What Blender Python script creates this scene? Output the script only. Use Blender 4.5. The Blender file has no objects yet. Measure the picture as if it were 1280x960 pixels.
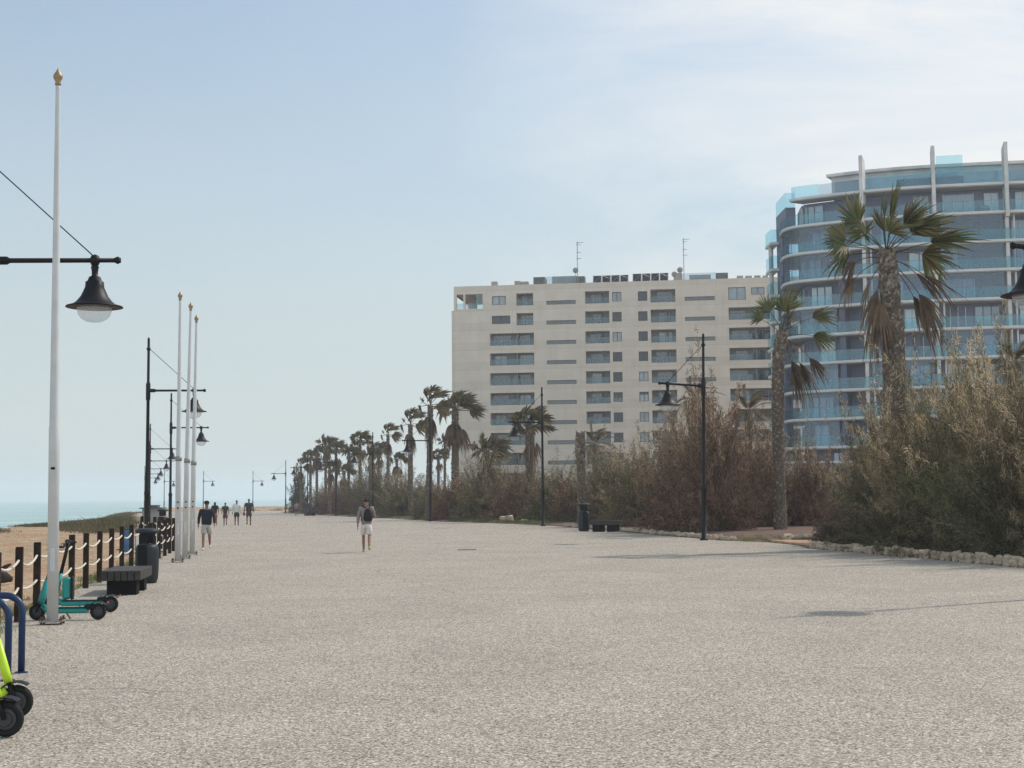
import bpy, math, random
import numpy as np
from mathutils import Vector, Matrix
R = math.radians
random.seed(7)
scene = bpy.context.scene
COL = scene.collection

# ------------------------------------------------------------------ camera
F = 1775.0; CX, CY = 640.0, 480.0
PITCH = math.atan(138.5 / F); ROLL = 0.0085; EYE = 1.85
CAMR = Matrix.Rotation(math.pi / 2 + PITCH, 3, 'X') @ Matrix.Rotation(-ROLL, 3, 'Z')
cam_d = bpy.data.cameras.new('camera'); cam = bpy.data.objects.new('camera', cam_d); COL.objects.link(cam)
cam.matrix_world = Matrix.Translation((0, 0, EYE)) @ CAMR.to_4x4()
cam_d.sensor_width = 36; cam_d.lens = F / 1280 * 36; cam_d.clip_start = 0.1; cam_d.clip_end = 20000
scene.camera = cam

def P(px, py, Y):
    """world point at depth Y seen at a place of the photograph (used to survey real positions)"""
    d = CAMR @ Vector(((px - CX) / F, -(py - CY) / F, -1))
    return Vector((0, 0, EYE)) + d * (Y / d.y)
def zg(Y): return -0.0052 * max(0.0, Y - 90)
def at(px, Y, z=None):
    """ground point at depth Y in the direction of column px"""
    z = zg(Y) if z is None else z
    py = 618.5 + (EYE - z) * F / Y
    for _ in range(4):
        p = P(px, py, Y); py += (p.z - z) * F / Y
    return Vector((p.x, Y, z))
def zat(px, py, Y): return P(px, py, Y).z

# ------------------------------------------------------------------ materials
MATS = {}
def mat(name, col, rough=0.8, var=0.0, scale=5.0, bump=0.0, bscale=40.0, metal=0.0, col2=None, spec=0.4, detail=4, island=0.0):
    m = bpy.data.materials.new(name); m.use_nodes = True; nt = m.node_tree; N = nt.nodes; L = nt.links
    b = N['Principled BSDF']; b.inputs['Roughness'].default_value = rough; b.inputs['Metallic'].default_value = metal
    b.inputs['Specular IOR Level'].default_value = spec
    tc = N.new('ShaderNodeTexCoord')
    c = (*col, 1)
    if var or col2:
        n = N.new('ShaderNodeTexNoise'); n.inputs['Scale'].default_value = scale; n.inputs['Detail'].default_value = detail
        L.new(tc.outputs['Object'], n.inputs['Vector'])
        r = N.new('ShaderNodeValToRGB'); L.new(n.outputs['Fac'], r.inputs['Fac'])
        r.color_ramp.elements[0].position = .34; r.color_ramp.elements[1].position = .66
        a = col2 if col2 else tuple(x * (1 - var) for x in col); bb = col if col2 else tuple(min(1, x * (1 + var)) for x in col)
        r.color_ramp.elements[0].color = (*a, 1); r.color_ramp.elements[1].color = (*bb, 1)
        out = r.outputs['Color']
        if island:
            g = N.new('ShaderNodeNewGeometry'); mr = N.new('ShaderNodeMapRange')
            mr.inputs['To Min'].default_value = 1 - island; mr.inputs['To Max'].default_value = 1 + island
            L.new(g.outputs['Random Per Island'], mr.inputs['Value'])
            mx = N.new('ShaderNodeVectorMath'); mx.operation = 'SCALE'
            L.new(out, mx.inputs[0]); L.new(mr.outputs['Result'], mx.inputs['Scale']); out = mx.outputs['Vector']
        L.new(out, b.inputs['Base Color'])
    else:
        b.inputs['Base Color'].default_value = c
    if bump:
        n2 = N.new('ShaderNodeTexNoise'); n2.inputs['Scale'].default_value = bscale; n2.inputs['Detail'].default_value = 5
        L.new(tc.outputs['Object'], n2.inputs['Vector'])
        bp = N.new('ShaderNodeBump'); bp.inputs['Strength'].default_value = bump; bp.inputs['Distance'].default_value = .02
        L.new(n2.outputs['Fac'], bp.inputs['Height']); L.new(bp.outputs['Normal'], b.inputs['Normal'])
    MATS[name] = m
    return m
def leafy(m, trans=0.35):
    """thin leaves let some light through"""
    nt = m.node_tree; N = nt.nodes; L = nt.links; b = N['Principled BSDF']
    t = N.new('ShaderNodeBsdfTranslucent'); mx = N.new('ShaderNodeMixShader'); mx.inputs['Fac'].default_value = trans
    s = b.inputs['Base Color'].links[0].from_socket if b.inputs['Base Color'].links else None
    if s: L.new(s, t.inputs['Color'])
    else: t.inputs['Color'].default_value = b.inputs['Base Color'].default_value
    L.new(b.outputs[0], mx.inputs[1]); L.new(t.outputs[0], mx.inputs[2]); L.new(mx.outputs[0], N['Material Output'].inputs['Surface'])
    return m
def glass(name, tint, refl=0.12, rough=0.02):
    m = bpy.data.materials.new(name); m.use_nodes = True; nt = m.node_tree; N = nt.nodes; L = nt.links
    N.remove(N['Principled BSDF'])
    t = N.new('ShaderNodeBsdfTransparent'); t.inputs['Color'].default_value = (*tint, 1)
    g = N.new('ShaderNodeBsdfGlossy'); g.inputs['Color'].default_value = (.8, .95, 1, 1); g.inputs['Roughness'].default_value = rough
    mx = N.new('ShaderNodeMixShader'); mx.inputs['Fac'].default_value = refl
    L.new(t.outputs[0], mx.inputs[1]); L.new(g.outputs[0], mx.inputs[2]); L.new(mx.outputs[0], N['Material Output'].inputs['Surface'])
    MATS[name] = m
    return m

# ------------------------------------------------------------------ object helpers
def finish(o, parent=None):
    COL.objects.link(o)
    if parent is not None: o.parent = parent
    return o
def tag(o, label=None, cat=None, group=None, kind=None):
    if label: o['label'] = label
    if cat: o['category'] = cat
    if group: o['group'] = group
    if kind: o['kind'] = kind
    return o
def empty(name, loc, label, cat, group=None, rz=0.0):
    o = bpy.data.objects.new(name, None); o.empty_display_size = .3
    o.location = loc; o.rotation_euler = (0, 0, rz); COL.objects.link(o)
    return tag(o, label, cat, group)
def copy_tree(o, parent=None):
    c = o.copy(); COL.objects.link(c)
    if parent is not None: c.parent = parent
    for ch in list(o.children): copy_tree(ch, c)
    return c

class MB:
    def __init__(s): s.v = []; s.f = []
    def add(s, vs, fs):
        k = len(s.v); s.v += [tuple(x) for x in vs]; s.f += [tuple(i + k for i in f) for f in fs]
    def box(s, c, d, rz=0.0, bev=0.0, M=None):
        x, y, z = (q / 2 for q in d); c = Vector(c)
        cr, sr = math.cos(rz), math.sin(rz)
        def tr(p):
            p = (p[0] * cr - p[1] * sr + c.x, p[0] * sr + p[1] * cr + c.y, p[2] + c.z)
            return tuple(M @ Vector(p)) if M else p
        if bev <= 0:
            vs = [tr((a * x, b * y, e * z)) for e in (-1, 1) for b in (-1, 1) for a in (-1, 1)]
            s.add(vs, [(0, 2, 3, 1), (4, 5, 7, 6), (0, 1, 5, 4), (2, 6, 7, 3), (0, 4, 6, 2), (1, 3, 7, 5)]); return s
        bev = min(bev, x * .9, y * .9, z * .9)
        vs = []
        def ring(ix, iy, zz):
            return [(-ix + bev, -iy, zz), (ix - bev, -iy, zz), (ix, -iy + bev, zz), (ix, iy - bev, zz), (ix - bev, iy, zz), (-ix + bev, iy, zz), (-ix, iy - bev, zz), (-ix, -iy + bev, zz)]
        rs = [ring(x - bev, y - bev, -z), ring(x, y, -z + bev), ring(x, y, z - bev), ring(x - bev, y - bev, z)]
        for r in rs: vs += [tr(p) for p in r]
        fs = [tuple(range(7, -1, -1)), tuple(range(24, 32))]
        for k in range(3):
            for i in range(8):
                a = k * 8 + i; b2 = k * 8 + (i + 1) % 8
                fs.append((a, b2, b2 + 8, a + 8))
        s.add(vs, fs); return s
    def box2(s, a, b): 
        return s.box([(p + q) / 2 for p, q in zip(a, b)], [abs(q - p) for p, q in zip(a, b)])
    def tube(s, pts, r, n=8, caps=True):
        pts = [Vector(p) for p in pts]; rr = r if isinstance(r, (list, tuple)) else [r] * len(pts)
        vs = []; prev = None
        for i, p in enumerate(pts):
            t = (pts[min(i + 1, len(pts) - 1)] - pts[max(i - 1, 0)]).normalized()
            if prev is None:
                a = Vector((0, 0, 1)) if abs(t.z) < .9 else Vector((1, 0, 0)); u = t.cross(a).normalized()
            else:
                u = (prev - t * prev.dot(t)); u = u.normalized() if u.length > 1e-6 else t.orthogonal().normalized()
            prev = u; w = t.cross(u)
            for k in range(n):
                an = 2 * math.pi * k / n; vs.append(p + (u * math.cos(an) + w * math.sin(an)) * rr[i])
        fs = []
        for i in range(len(pts) - 1):
            for k in range(n):
                a = i * n + k; b = i * n + (k + 1) % n; fs.append((a, b, b + n, a + n))
        if caps: fs += [tuple(range(n - 1, -1, -1)), tuple(range((len(pts) - 1) * n, len(pts) * n))]
        s.add(vs, fs); return s
    def lathe(s, prof, n=16, c=(0, 0, 0), axis='Z'):
        vs = []; fs = []
        for r, z in prof:
            for k in range(n):
                a = 2 * math.pi * k / n
                p = (r * math.cos(a), r * math.sin(a), z)
                if axis == 'Y': p = (p[0], p[2], p[1])
                vs.append((p[0] + c[0], p[1] + c[1], p[2] + c[2]))
        for i in range(len(prof) - 1):
            for k in range(n):
                a = i * n + k; b = i * n + (k + 1) % n; fs.append((a, b, b + n, a + n))
        fs += [tuple(range(n - 1, -1, -1)), tuple(range((len(prof) - 1) * n, len(prof) * n))]
        s.add(vs, fs); return s
    def torus(s, c, Rr, r, n=24, m=8, axis='Y'):
        vs = []; fs = []
        for i in range(n):
            A = 2 * math.pi * i / n
            for j in range(m):
                B = 2 * math.pi * j / m; q = Rr + r * math.cos(B); h = r * math.sin(B)
                p = (q * math.cos(A), h, q * math.sin(A)) if axis == 'Y' else (q * math.cos(A), q * math.sin(A), h)
                vs.append((p[0] + c[0], p[1] + c[1], p[2] + c[2]))
        for i in range(n):
            for j in range(m):
                fs.append((i * m + j, ((i + 1) % n) * m + j, ((i + 1) % n) * m + (j + 1) % m, i * m + (j + 1) % m))
        s.add(vs, fs); return s
    def prism(s, poly, z0, z1):
        n = len(poly)
        vs = [(x, y, z0) for x, y in poly] + [(x, y, z1) for x, y in poly]
        fs = [tuple(range(n - 1, -1, -1)), tuple(range(n, 2 * n))] + [(i, (i + 1) % n, n + (i + 1) % n, n + i) for i in range(n)]
        s.add(vs, fs); return s
    def build(s, name, m, parent=None, smooth=False, M=None):
        me = bpy.data.meshes.new(name)
        me.from_pydata([tuple(M @ Vector(v)) for v in s.v] if M else s.v, [], s.f); me.update()
        me.materials.append(m if not isinstance(m, str) else MATS[m])
        if smooth: me.polygons.foreach_set('use_smooth', [True] * len(me.polygons))
        return finish(bpy.data.objects.new(name, me), parent)
def np_mesh(name, V, Q, m, smooth=False):
    """V (n,3) vertices, Q (k,4) quads"""
    me = bpy.data.meshes.new(name)
    V = np.asarray(V, dtype=np.float32); Q = np.asarray(Q, dtype=np.int32)
    me.vertices.add(len(V)); me.vertices.foreach_set('co', V.ravel())
    me.loops.add(Q.size); me.loops.foreach_set('vertex_index', Q.ravel())
    me.polygons.add(len(Q)); me.polygons.foreach_set('loop_start', np.arange(0, Q.size, 4, dtype=np.int32))
    me.polygons.foreach_set('loop_total', np.full(len(Q), 4, dtype=np.int32))
    me.update(calc_edges=True); me.validate()
    me.materials.append(MATS[m] if isinstance(m, str) else m)
    if smooth: me.polygons.foreach_set('use_smooth', [True] * len(me.polygons))
    return me

# ------------------------------------------------------------------ palette
mat('black_paint', (.006, .0065, .008), .5, spec=.22, bump=.05, bscale=60)
mat('white_paint', (.52, .52, .51), .45, var=.06, scale=3)
mat('gold', (.30, .225, .12), .5, metal=.5)
mat('steel', (.28, .27, .25), .5, metal=.6, var=.2, scale=20)
mat('rust', (.10, .06, .04), .8, var=.4, scale=20)
mat('post_wood', (.028, .018, .013), .8, spec=.15, var=.35, scale=9, bump=.3, bscale=25)
mat('bench_wood', (.04, .034, .031), .6, spec=.3, var=.35, scale=8, bump=.2, bscale=30)
mat('bench_base', (.006, .006, .007), .8, spec=.15)
mat('rope', (.60, .55, .46), .85, var=.15, scale=30, bump=.3, bscale=120)
mat('bin_plastic', (.020, .024, .029), .5, spec=.25, var=.12, scale=6)
mat('bin_dark', (.006, .007, .009), .7, spec=.2)
mat('bin_blue', (.05, .14, .28), .5, var=.15, scale=4)
mat('rack_blue', (.006, .028, .085), .35, var=.12, scale=12)
mat('teal', (.015, .26, .235), .4, var=.05, scale=6)
mat('scooter_black', (.008, .008, .009), .55, spec=.25)
mat('tyre', (.010, .010, .010), .85, bump=.3, bscale=90)
mat('rim', (.05, .05, .053), .45, metal=.2)
mat('lime', (.52, .72, .03), .4, var=.04, scale=6)
mat('reflector', (.30, .06, .04), .3)
mat('lamp_bowl', (.66, .68, .68), .15)
mat('skin', (.25, .135, .09), .6, var=.08, scale=10)
mat('skin_dark', (.16, .085, .06), .6, var=.08, scale=10)
mat('hair', (.018, .014, .012), .7, var=.3, scale=30)
for n_, c_ in dict(cloth_navy=(.012, .014, .024), cloth_mauve=(.24, .185, .18), cloth_cream=(.62, .57, .52), cloth_stone=(.40, .37, .33), cloth_black=(.012, .012, .016),
                   cloth_orange=(.42, .13, .07), cloth_brown=(.13, .06, .055), cloth_olive=(.045, .042, .04), cloth_white=(.66, .66, .64), cloth_grey=(.055, .056, .062),
                   cloth_red=(.30, .07, .06), cloth_purple=(.05, .035, .085), shoe_white=(.6, .58, .54), shoe_yellow=(.42, .40, .17), shoe_dark=(.03, .03, .03)).items():
    mat(n_, c_, .85, var=.12, scale=14, bump=.25, bscale=25)
mat('stone', (.40, .31, .225), .9, var=.35, scale=5, bump=.7, bscale=9, island=.25)
mat('bark', (.115, .085, .062), .95, var=.45, scale=14, bump=.8, bscale=22)
mat('boot', (.20, .16, .125), .95, var=.45, scale=6, bump=.5, bscale=25, island=.55)
mat('twig', (.19, .145, .115), .9, var=.3, scale=6)
leafy(mat('frond_green', (.075, .105, .028), .6, col2=(.165, .13, .055), scale=1.3, island=.55), .28)
leafy(mat('frond_far', (.10, .092, .044), .7, col2=(.17, .12, .068), scale=.9, island=.4), .25)
leafy(mat('frond_dead', (.15, .098, .062), .9, var=.3, scale=2, island=.4), .15)
mat('petiole', (.20, .17, .075), .6, var=.25, scale=5)
leafy(mat('tamarisk', (.25, .185, .105), .9, col2=(.135, .125, .06), scale=.55, island=.75, detail=3), .25)
leafy(mat('tamarisk_brown', (.215, .120, .084), .9, col2=(.165, .112, .066), scale=.6, island=.75, detail=3), .2)
leafy(mat('tamarisk_green', (.115, .120, .052), .9, col2=(.175, .135, .078), scale=.5, island=.75, detail=3), .25)
leafy(mat('tamarisk_dark', (.095, .072, .06), .9, col2=(.13, .09, .07), scale=.6, island=.6), .2)
leafy(mat('plume', (.56, .43, .28), .9, var=.2, scale=.8, island=.35), .42)
leafy(mat('needle', (.055, .070, .038), .9, col2=(.08, .075, .045), scale=.7, island=.45), .2)
leafy(mat('grass', (.13, .165, .045), .9, var=.35, scale=1.2, island=.45), .3)
leafy(mat('scrub', (.085, .088, .042), .95, col2=(.15, .11, .062), scale=.12, island=.4, detail=3), .2)
mat('dry_log', (.035, .030, .028), .95, var=.4, scale=4, bump=.6, bscale=12)

# ------------------------------------------------------------------ ground, promenade, sea
LEFT = [(-40, -1.2), (0, -4.2), (15.6, -6.45), (21.6, -7.75), (49.6, -12.1), (52.5, -14.6), (57, -15.5), (87, -22.2), (119, -31.2), (151, -39.6), (184, -48.4), (213, -56), (245, -64.4), (283, -71), (300, -73)]
RIGHT = [(-40, 19), (0, 16.5), (20, 14.2), (34, 12.25), (41, 11.1), (47.5, 9.75), (52, 10.2), (56, 8.05), (84, 2.35), (108, -5.8), (136, -12.9), (163, -19.8), (185, -26.2), (220, -34.6), (245, -40), (280, -44), (300, -46)]
COAST = [(-60, -22), (20, -27), (60, -31.5), (84, -33), (98, -33), (112, -34.5), (125, -38.5), (155, -45), (190, -53), (245, -68.5), (300, -77.5), (330, -80), (352, -70), (365, -40), (400, 20), (600, 120), (1500, 400)]
def interp(tab, y): return float(np.interp(y, [a for a, _ in tab], [b for _, b in tab]))
COASTP = np.array([(x, y) for y, x in COAST], dtype=float)
def coast_dist(x, y):
    """signed distance inland of the coast line (positive on land)"""
    p = np.array((x, y)); best = 1e9; sg = 1
    for a, b in zip(COASTP[:-1], COASTP[1:]):
        ab = b - a; t = min(1, max(0, np.dot(p - a, ab) / np.dot(ab, ab))); q = a + t * ab; d = np.hypot(*(p - q))
        if d < best: best = d; cr = ab[0] * (p - a)[1] - ab[1] * (p - a)[0]; sg = -1 if cr > 0 else 1
    return best * sg
def hnoise(x, y): return math.sin(x * .31 + 1.3 * math.sin(y * .17)) * .5 + math.sin(y * .43 + 1.7 * math.sin(x * .23)) * .5
def gh(x, y):
    d = coast_dist(x, y); base = zg(y) - .06
    if d < 0: return max(-9, -5.2 + d * .12) if d < -9 else base * (1 + d / 9) + (-6.3) * (-d / 9)
    if y > 303: base += min(1, (y - 303) / 12) * (.75 + .25 * hnoise(x, y))
    le = interp(LEFT, min(y, 300))
    if x < le - .6 and y < 300: base += min(1, (le - .6 - x) / 6) * (.05 + .10 * hnoise(x, y))
    return base
xs = list(np.arange(-130, -20, 2.5)) + list(np.arange(-20, 20, 2)) + list(np.arange(20, 60, 5)) + [70, 90, 130, 200, 350, 600, 1000, 1800]
ys = list(np.arange(-60, 20, 8)) + list(np.arange(20, 140, 2.5)) + list(np.arange(140, 400, 5)) + [420, 460, 520, 600, 800, 1200, 2000]
V = []; Q = []
for y in ys:
    for x in xs: V.append((x, y, gh(x, y)))
nx = len(xs)
for j in range(len(ys) - 1):
    for i in range(nx - 1): Q.append((j * nx + i, j * nx + i + 1, (j + 1) * nx + i + 1, (j + 1) * nx + i))

def ground_mat():
    m = bpy.data.materials.new('sandy_soil'); m.use_nodes = True; nt = m.node_tree; N = nt.nodes; L = nt.links; b = N['Principled BSDF']
    b.inputs['Roughness'].default_value = .95; b.inputs['Specular IOR Level'].default_value = .15
    tc = N.new('ShaderNodeTexCoord')
    def noise(s, d=5, dist=0):
        n = N.new('ShaderNodeTexNoise'); n.inputs['Scale'].default_value = s; n.inputs['Detail'].default_value = d; n.inputs['Distortion'].default_value = dist
        L.new(tc.outputs['Object'], n.inputs['Vector']); return n.outputs['Fac']
    def ramp(f, p0, c0, p1, c1):
        r = N.new('ShaderNodeValToRGB'); L.new(f, r.inputs['Fac']); e = r.color_ramp.elements
        e[0].position = p0; e[0].color = (*c0, 1); e[1].position = p1; e[1].color = (*c1, 1); return r.outputs['Color']
    def mix(a, bb, f, mode='MIX'):
        x = N.new('ShaderNodeMix'); x.data_type = 'RGBA'; x.blend_type = mode
        L.new(a, x.inputs['A']); L.new(bb, x.inputs['B'])
        if isinstance(f, float): x.inputs['Factor'].default_value = f
        else: L.new(f, x.inputs['Factor'])
        return x.outputs['Result']
    base = ramp(noise(.22, 6, .6), .36, (.44, .265, .16), .62, (.50, .36, .235))
    dry = ramp(noise(3.0, 6), .42, (.27, .20, .12), .60, (.56, .43, .29))
    c = mix(base, dry, ramp(noise(.45, 5, 1.0), .42, (0, 0, 0), .60, (1, 1, 1)))
    spk = ramp(noise(14, 4), .40, (.45, .42, .40), .55, (1, 1, 1))
    c = mix(c, spk, .8, 'MULTIPLY')
    L.new(c, b.inputs['Base Color'])
    bp = N.new('ShaderNodeBump'); bp.inputs['Strength'].default_value = .8; bp.inputs['Distance'].default_value = .06
    L.new(noise(5, 8), bp.inputs['Height']); L.new(bp.outputs['Normal'], b.inputs['Normal'])
    return m
g_me = np_mesh('ground', V, Q, ground_mat(), True)
tag(finish(bpy.data.objects.new('ground', g_me)), kind='structure')

def pave_mat():
    m = bpy.data.materials.new('aggregate_paving'); m.use_nodes = True; nt = m.node_tree; N = nt.nodes; L = nt.links; b = N['Principled BSDF']
    b.inputs['Roughness'].default_value = .82; b.inputs['Specular IOR Level'].default_value = .25
    tc = N.new('ShaderNodeTexCoord')
    v = N.new('ShaderNodeTexVoronoi'); v.inputs['Scale'].default_value = 68; L.new(tc.outputs['Object'], v.inputs['Vector'])
    sp = N.new('ShaderNodeSeparateColor'); L.new(v.outputs['Color'], sp.inputs[0])
    r = N.new('ShaderNodeValToRGB'); L.new(sp.outputs[0], r.inputs['Fac']); r.color_ramp.interpolation = 'LINEAR'
    e = r.color_ramp.elements; e[0].position = 0; e[0].color = (.075, .065, .054, 1); e[1].position = 1; e[1].color = (.77, .69, .59, 1)
    for p_, c_ in ((.2, (.20, .178, .15, 1)), (.42, (.333, .295, .253, 1)), (.78, (.413, .367, .314, 1))):
        q = e.new(p_); q.color = c_
    def noise(s, d=5, dist=0):
        n = N.new('ShaderNodeTexNoise'); n.inputs['Scale'].default_value = s; n.inputs['Detail'].default_value = d; n.inputs['Distortion'].default_value = dist
        L.new(tc.outputs['Object'], n.inputs['Vector']); return n.outputs['Fac']
    def mult(a, f, lo, hi, p0=.35, p1=.65):
        rr = N.new('ShaderNodeMapRange'); rr.inputs['From Min'].default_value = p0; rr.inputs['From Max'].default_value = p1
        rr.inputs['To Min'].default_value = lo; rr.inputs['To Max'].default_value = hi; L.new(f, rr.inputs['Value'])
        s = N.new('ShaderNodeVectorMath'); s.operation = 'SCALE'; L.new(a, s.inputs[0]); L.new(rr.outputs['Result'], s.inputs['Scale']); return s.outputs['Vector']
    c = mult(r.outputs['Color'], noise(16, 2), .95, 1.05)
    c = mult(c, noise(.35, 5, .8), .93, 1.05)
    c = mult(c, noise(1.7, 4, .4), .97, 1.02)
    # greenish / pinkish tone drift of the surface
    mx = N.new('ShaderNodeMix'); mx.data_type = 'RGBA'; mx.blend_type = 'MULTIPLY'; mx.inputs['Factor'].default_value = 1
    tone = N.new('ShaderNodeValToRGB'); L.new(noise(.12, 3), tone.inputs['Fac']); te = tone.color_ramp.elements
    te[0].position = .35; te[0].color = (1.0, .97, .95, 1); te[1].position = .65; te[1].color = (.985, .985, .945, 1)
    L.new(c, mx.inputs['A']); L.new(tone.outputs['Color'], mx.inputs['B'])
    # thin cracks
    w = N.new('ShaderNodeTexVoronoi'); w.feature = 'DISTANCE_TO_EDGE'; w.inputs['Scale'].default_value = .11
    dn = N.new('ShaderNodeTexNoise'); dn.inputs['Scale'].default_value = 1.1; dn.inputs['Detail'].default_value = 6; L.new(tc.outputs['Object'], dn.inputs['Vector'])
    va = N.new('ShaderNodeVectorMath'); va.operation = 'MULTIPLY_ADD'; va.inputs[1].default_value = (.9, .9, 0); L.new(dn.outputs['Color'], va.inputs[0]); L.new(tc.outputs['Object'], va.inputs[2])
    L.new(va.outputs['Vector'], w.inputs['Vector'])
    c2 = mult(mx.outputs['Result'], w.outputs['Distance'], .72, 1.0, 0.0, .0022)
    L.new(c2, b.inputs['Base Color'])
    bp = N.new('ShaderNodeBump'); bp.inputs['Strength'].default_value = .25; bp.inputs['Distance'].default_value = .006
    L.new(sp.outputs[0], bp.inputs['Height']); L.new(bp.outputs['Normal'], b.inputs['Normal'])
    return m
yy = sorted(set(list(np.arange(-40, 301, 4.0)) + [a for a, _ in LEFT] + [a for a, _ in RIGHT]))
V = []; Q = []; K = 9
for y in yy:
    a, b_ = interp(LEFT, y), interp(RIGHT, y)
    for k in range(K): V.append((a + (b_ - a) * k / (K - 1), y, zg(y)))
for j in range(len(yy) - 1):
    for k in range(K - 1): Q.append((j * K + k, j * K + k + 1, (j + 1) * K + k + 1, (j + 1) * K + k))
tag(finish(bpy.data.objects.new('promenade', np_mesh('promenade', V, Q, pave_mat()))), kind='structure')

# planting bed soil along the right edge
mat('bed_soil', (.15, .085, .055), .95, col2=(.09, .058, .042), scale=1.2, bump=.8, bscale=8)
mat('path_soil', (.46, .29, .18), .95, var=.3, scale=2.5, bump=.6, bscale=9)
V = []; Q = []; yb = [y for y in yy if y >= -40]; KB = 8
for y in yb:
    a = interp(RIGHT, y)
    for k in range(KB):
        x = a + [0.02, .12, .6, 1.5, 4, 10, 20, 45][k]
        V.append((x, y, zg(y) + [.004, .05, .10, .14, .18, .22, .22, .1][k] * (1 if not 48.5 < y < 55 else .25)))
for j in range(len(yb) - 1):
    for k in range(KB - 1): Q.append((j * KB + k, j * KB + k + 1, (j + 1) * KB + k + 1, (j + 1) * KB + k))
tag(finish(bpy.data.objects.new('planting_bed', np_mesh('planting_bed', V, Q, 'bed_soil', True))), kind='structure')
m_ = MB(); m_.prism([(10.1, 48.7), (12.5, 49.2), (19, 52.5), (19, 56), (12, 54.4), (9.6, 53.6), (9.9, 51.0)], .02, .085)
tag(m_.build('path', 'path_soil'), kind='structure')

def sea_mat():
    m = bpy.data.materials.new('sea_water'); m.use_nodes = True; nt = m.node_tree; N = nt.nodes; L = nt.links; b = N['Principled BSDF']
    b.inputs['Roughness'].default_value = .35; b.inputs['IOR'].default_value = 1.33
    tc = N.new('ShaderNodeTexCoord'); mp = N.new('ShaderNodeMapping'); mp.inputs['Scale'].default_value = (.25, 1, 1); L.new(tc.outputs['Object'], mp.inputs['Vector'])
    n = N.new('ShaderNodeTexNoise'); n.inputs['Scale'].default_value = .07; n.inputs['Detail'].default_value = 8; L.new(mp.outputs[0], n.inputs['Vector'])
    r = N.new('ShaderNodeValToRGB'); L.new(n.outputs['Fac'], r.inputs['Fac']); e = r.color_ramp.elements
    e[0].position = .35; e[0].color = (.27, .42, .41, 1); e[1].position = .62; e[1].color = (.36, .50, .475, 1)
    q = e.new(.70); q.color = (.62, .68, .66, 1)
    L.new(r.outputs['Color'], b.inputs['Base Color'])
    n2 = N.new('ShaderNodeTexNoise'); n2.inputs['Scale'].default_value = .6; n2.inputs['Detail'].default_value = 6; L.new(mp.outputs[0], n2.inputs['Vector'])
    bp = N.new('ShaderNodeBump'); bp.inputs['Strength'].default_value = 1; bp.inputs['Distance'].default_value = 1.2
    L.new(n2.outputs['Fac'], bp.inputs['Height']); L.new(bp.outputs['Normal'], b.inputs['Normal'])
    return m
SEA = 4500
m_ = MB(); m_.add([(-SEA, -300, -5), (SEA, -300, -5), (SEA, SEA, -5), (-SEA, SEA, -5)], [(0, 1, 2, 3)])
tag(m_.build('sea', sea_mat()), kind='structure')

# ------------------------------------------------------------------ lamps
def lamp_parts(root):
    p = MB(); p.lathe([(.17, 0), (.17, .05), (.10, .09), (.10, 1.95), (.115, 1.98), (.115, 2.1), (.075, 2.2), (.062, 5.7), (.09, 5.75), (.09, 6.35), (.055, 6.45), (.05, 8.15), (.03, 8.2), (.0, 8.23)], 14)
    p.build('post', 'black_paint', root, True)
    a = MB(); a.tube([(0, 0, 6.1), (.25, 0, 6.1), (.3, 0, 6.1), (2.2, 0, 6.1)], [.075, .075, .045, .042], 10); a.lathe([(.0, -.11), (.07, -.08), (.10, 0), (.07, .08), (0, .11)], 12, (1.8, 0, 6.1)); a.lathe([(0, -.07), (.06, -.04), (.06, .04), (0, .07)], 10, (2.2, 0, 6.1))
    a.build('arm', 'black_paint', root, True)
    c = MB(); c.tube([(.05, 0, 7.75), (1.78, 0, 6.17)], .012, 6); c.lathe([(0, -.06), (.08, -.05), (.08, .05), (0, .06)], 10, (0, 0, 7.75))
    c.build('stay_cable', 'black_paint', root, True)
    s = MB(); s.lathe([(.05, 6.02), (.07, 5.98), (.055, 5.90), (.055, 5.82), (.10, 5.80), (.125, 5.73), (.16, 5.71), (.165, 5.62), (.19, 5.56), (.24, 5.45), (.31, 5.36), (.37, 5.31), (.49, 5.275), (.50, 5.255), (.47, 5.25), (.33, 5.27), (.05, 5.30)], 28, (1.8, 0, 0))
    sh = s.build('lamp_shade', 'black_paint', root, True)
    b = MB(); b.lathe([(.31, 5.262), (.305, 5.21), (.278, 5.115), (.22, 5.045), (.14, 5.00), (.05, 4.985), (0, 4.983)], 28, (1.8, 0, 0))
    b.build('bowl', BOWL, root, True)
def bowl_mat():
    m = bpy.data.materials.new('clear_bowl'); m.use_nodes = True; nt = m.node_tree; N = nt.nodes; L = nt.links; b = N['Principled BSDF']
    b.inputs['Base Color'].default_value = (.75, .77, .78, 1); b.inputs['Roughness'].default_value = .12
    t = N.new('ShaderNodeBsdfTransparent'); t.inputs['Color'].default_value = (.93, .94, .95, 1); mx = N.new('ShaderNodeMixShader'); mx.inputs['Fac'].default_value = .7
    L.new(b.outputs[0], mx.inputs[1]); L.new(t.outputs[0], mx.inputs[2]); L.new(mx.outputs[0], N['Material Output'].inputs['Surface'])
    return m
BOWL = bowl_mat()
GL, GR = 'black street lamps along the seaward side', 'black street lamps along the planted side'
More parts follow.
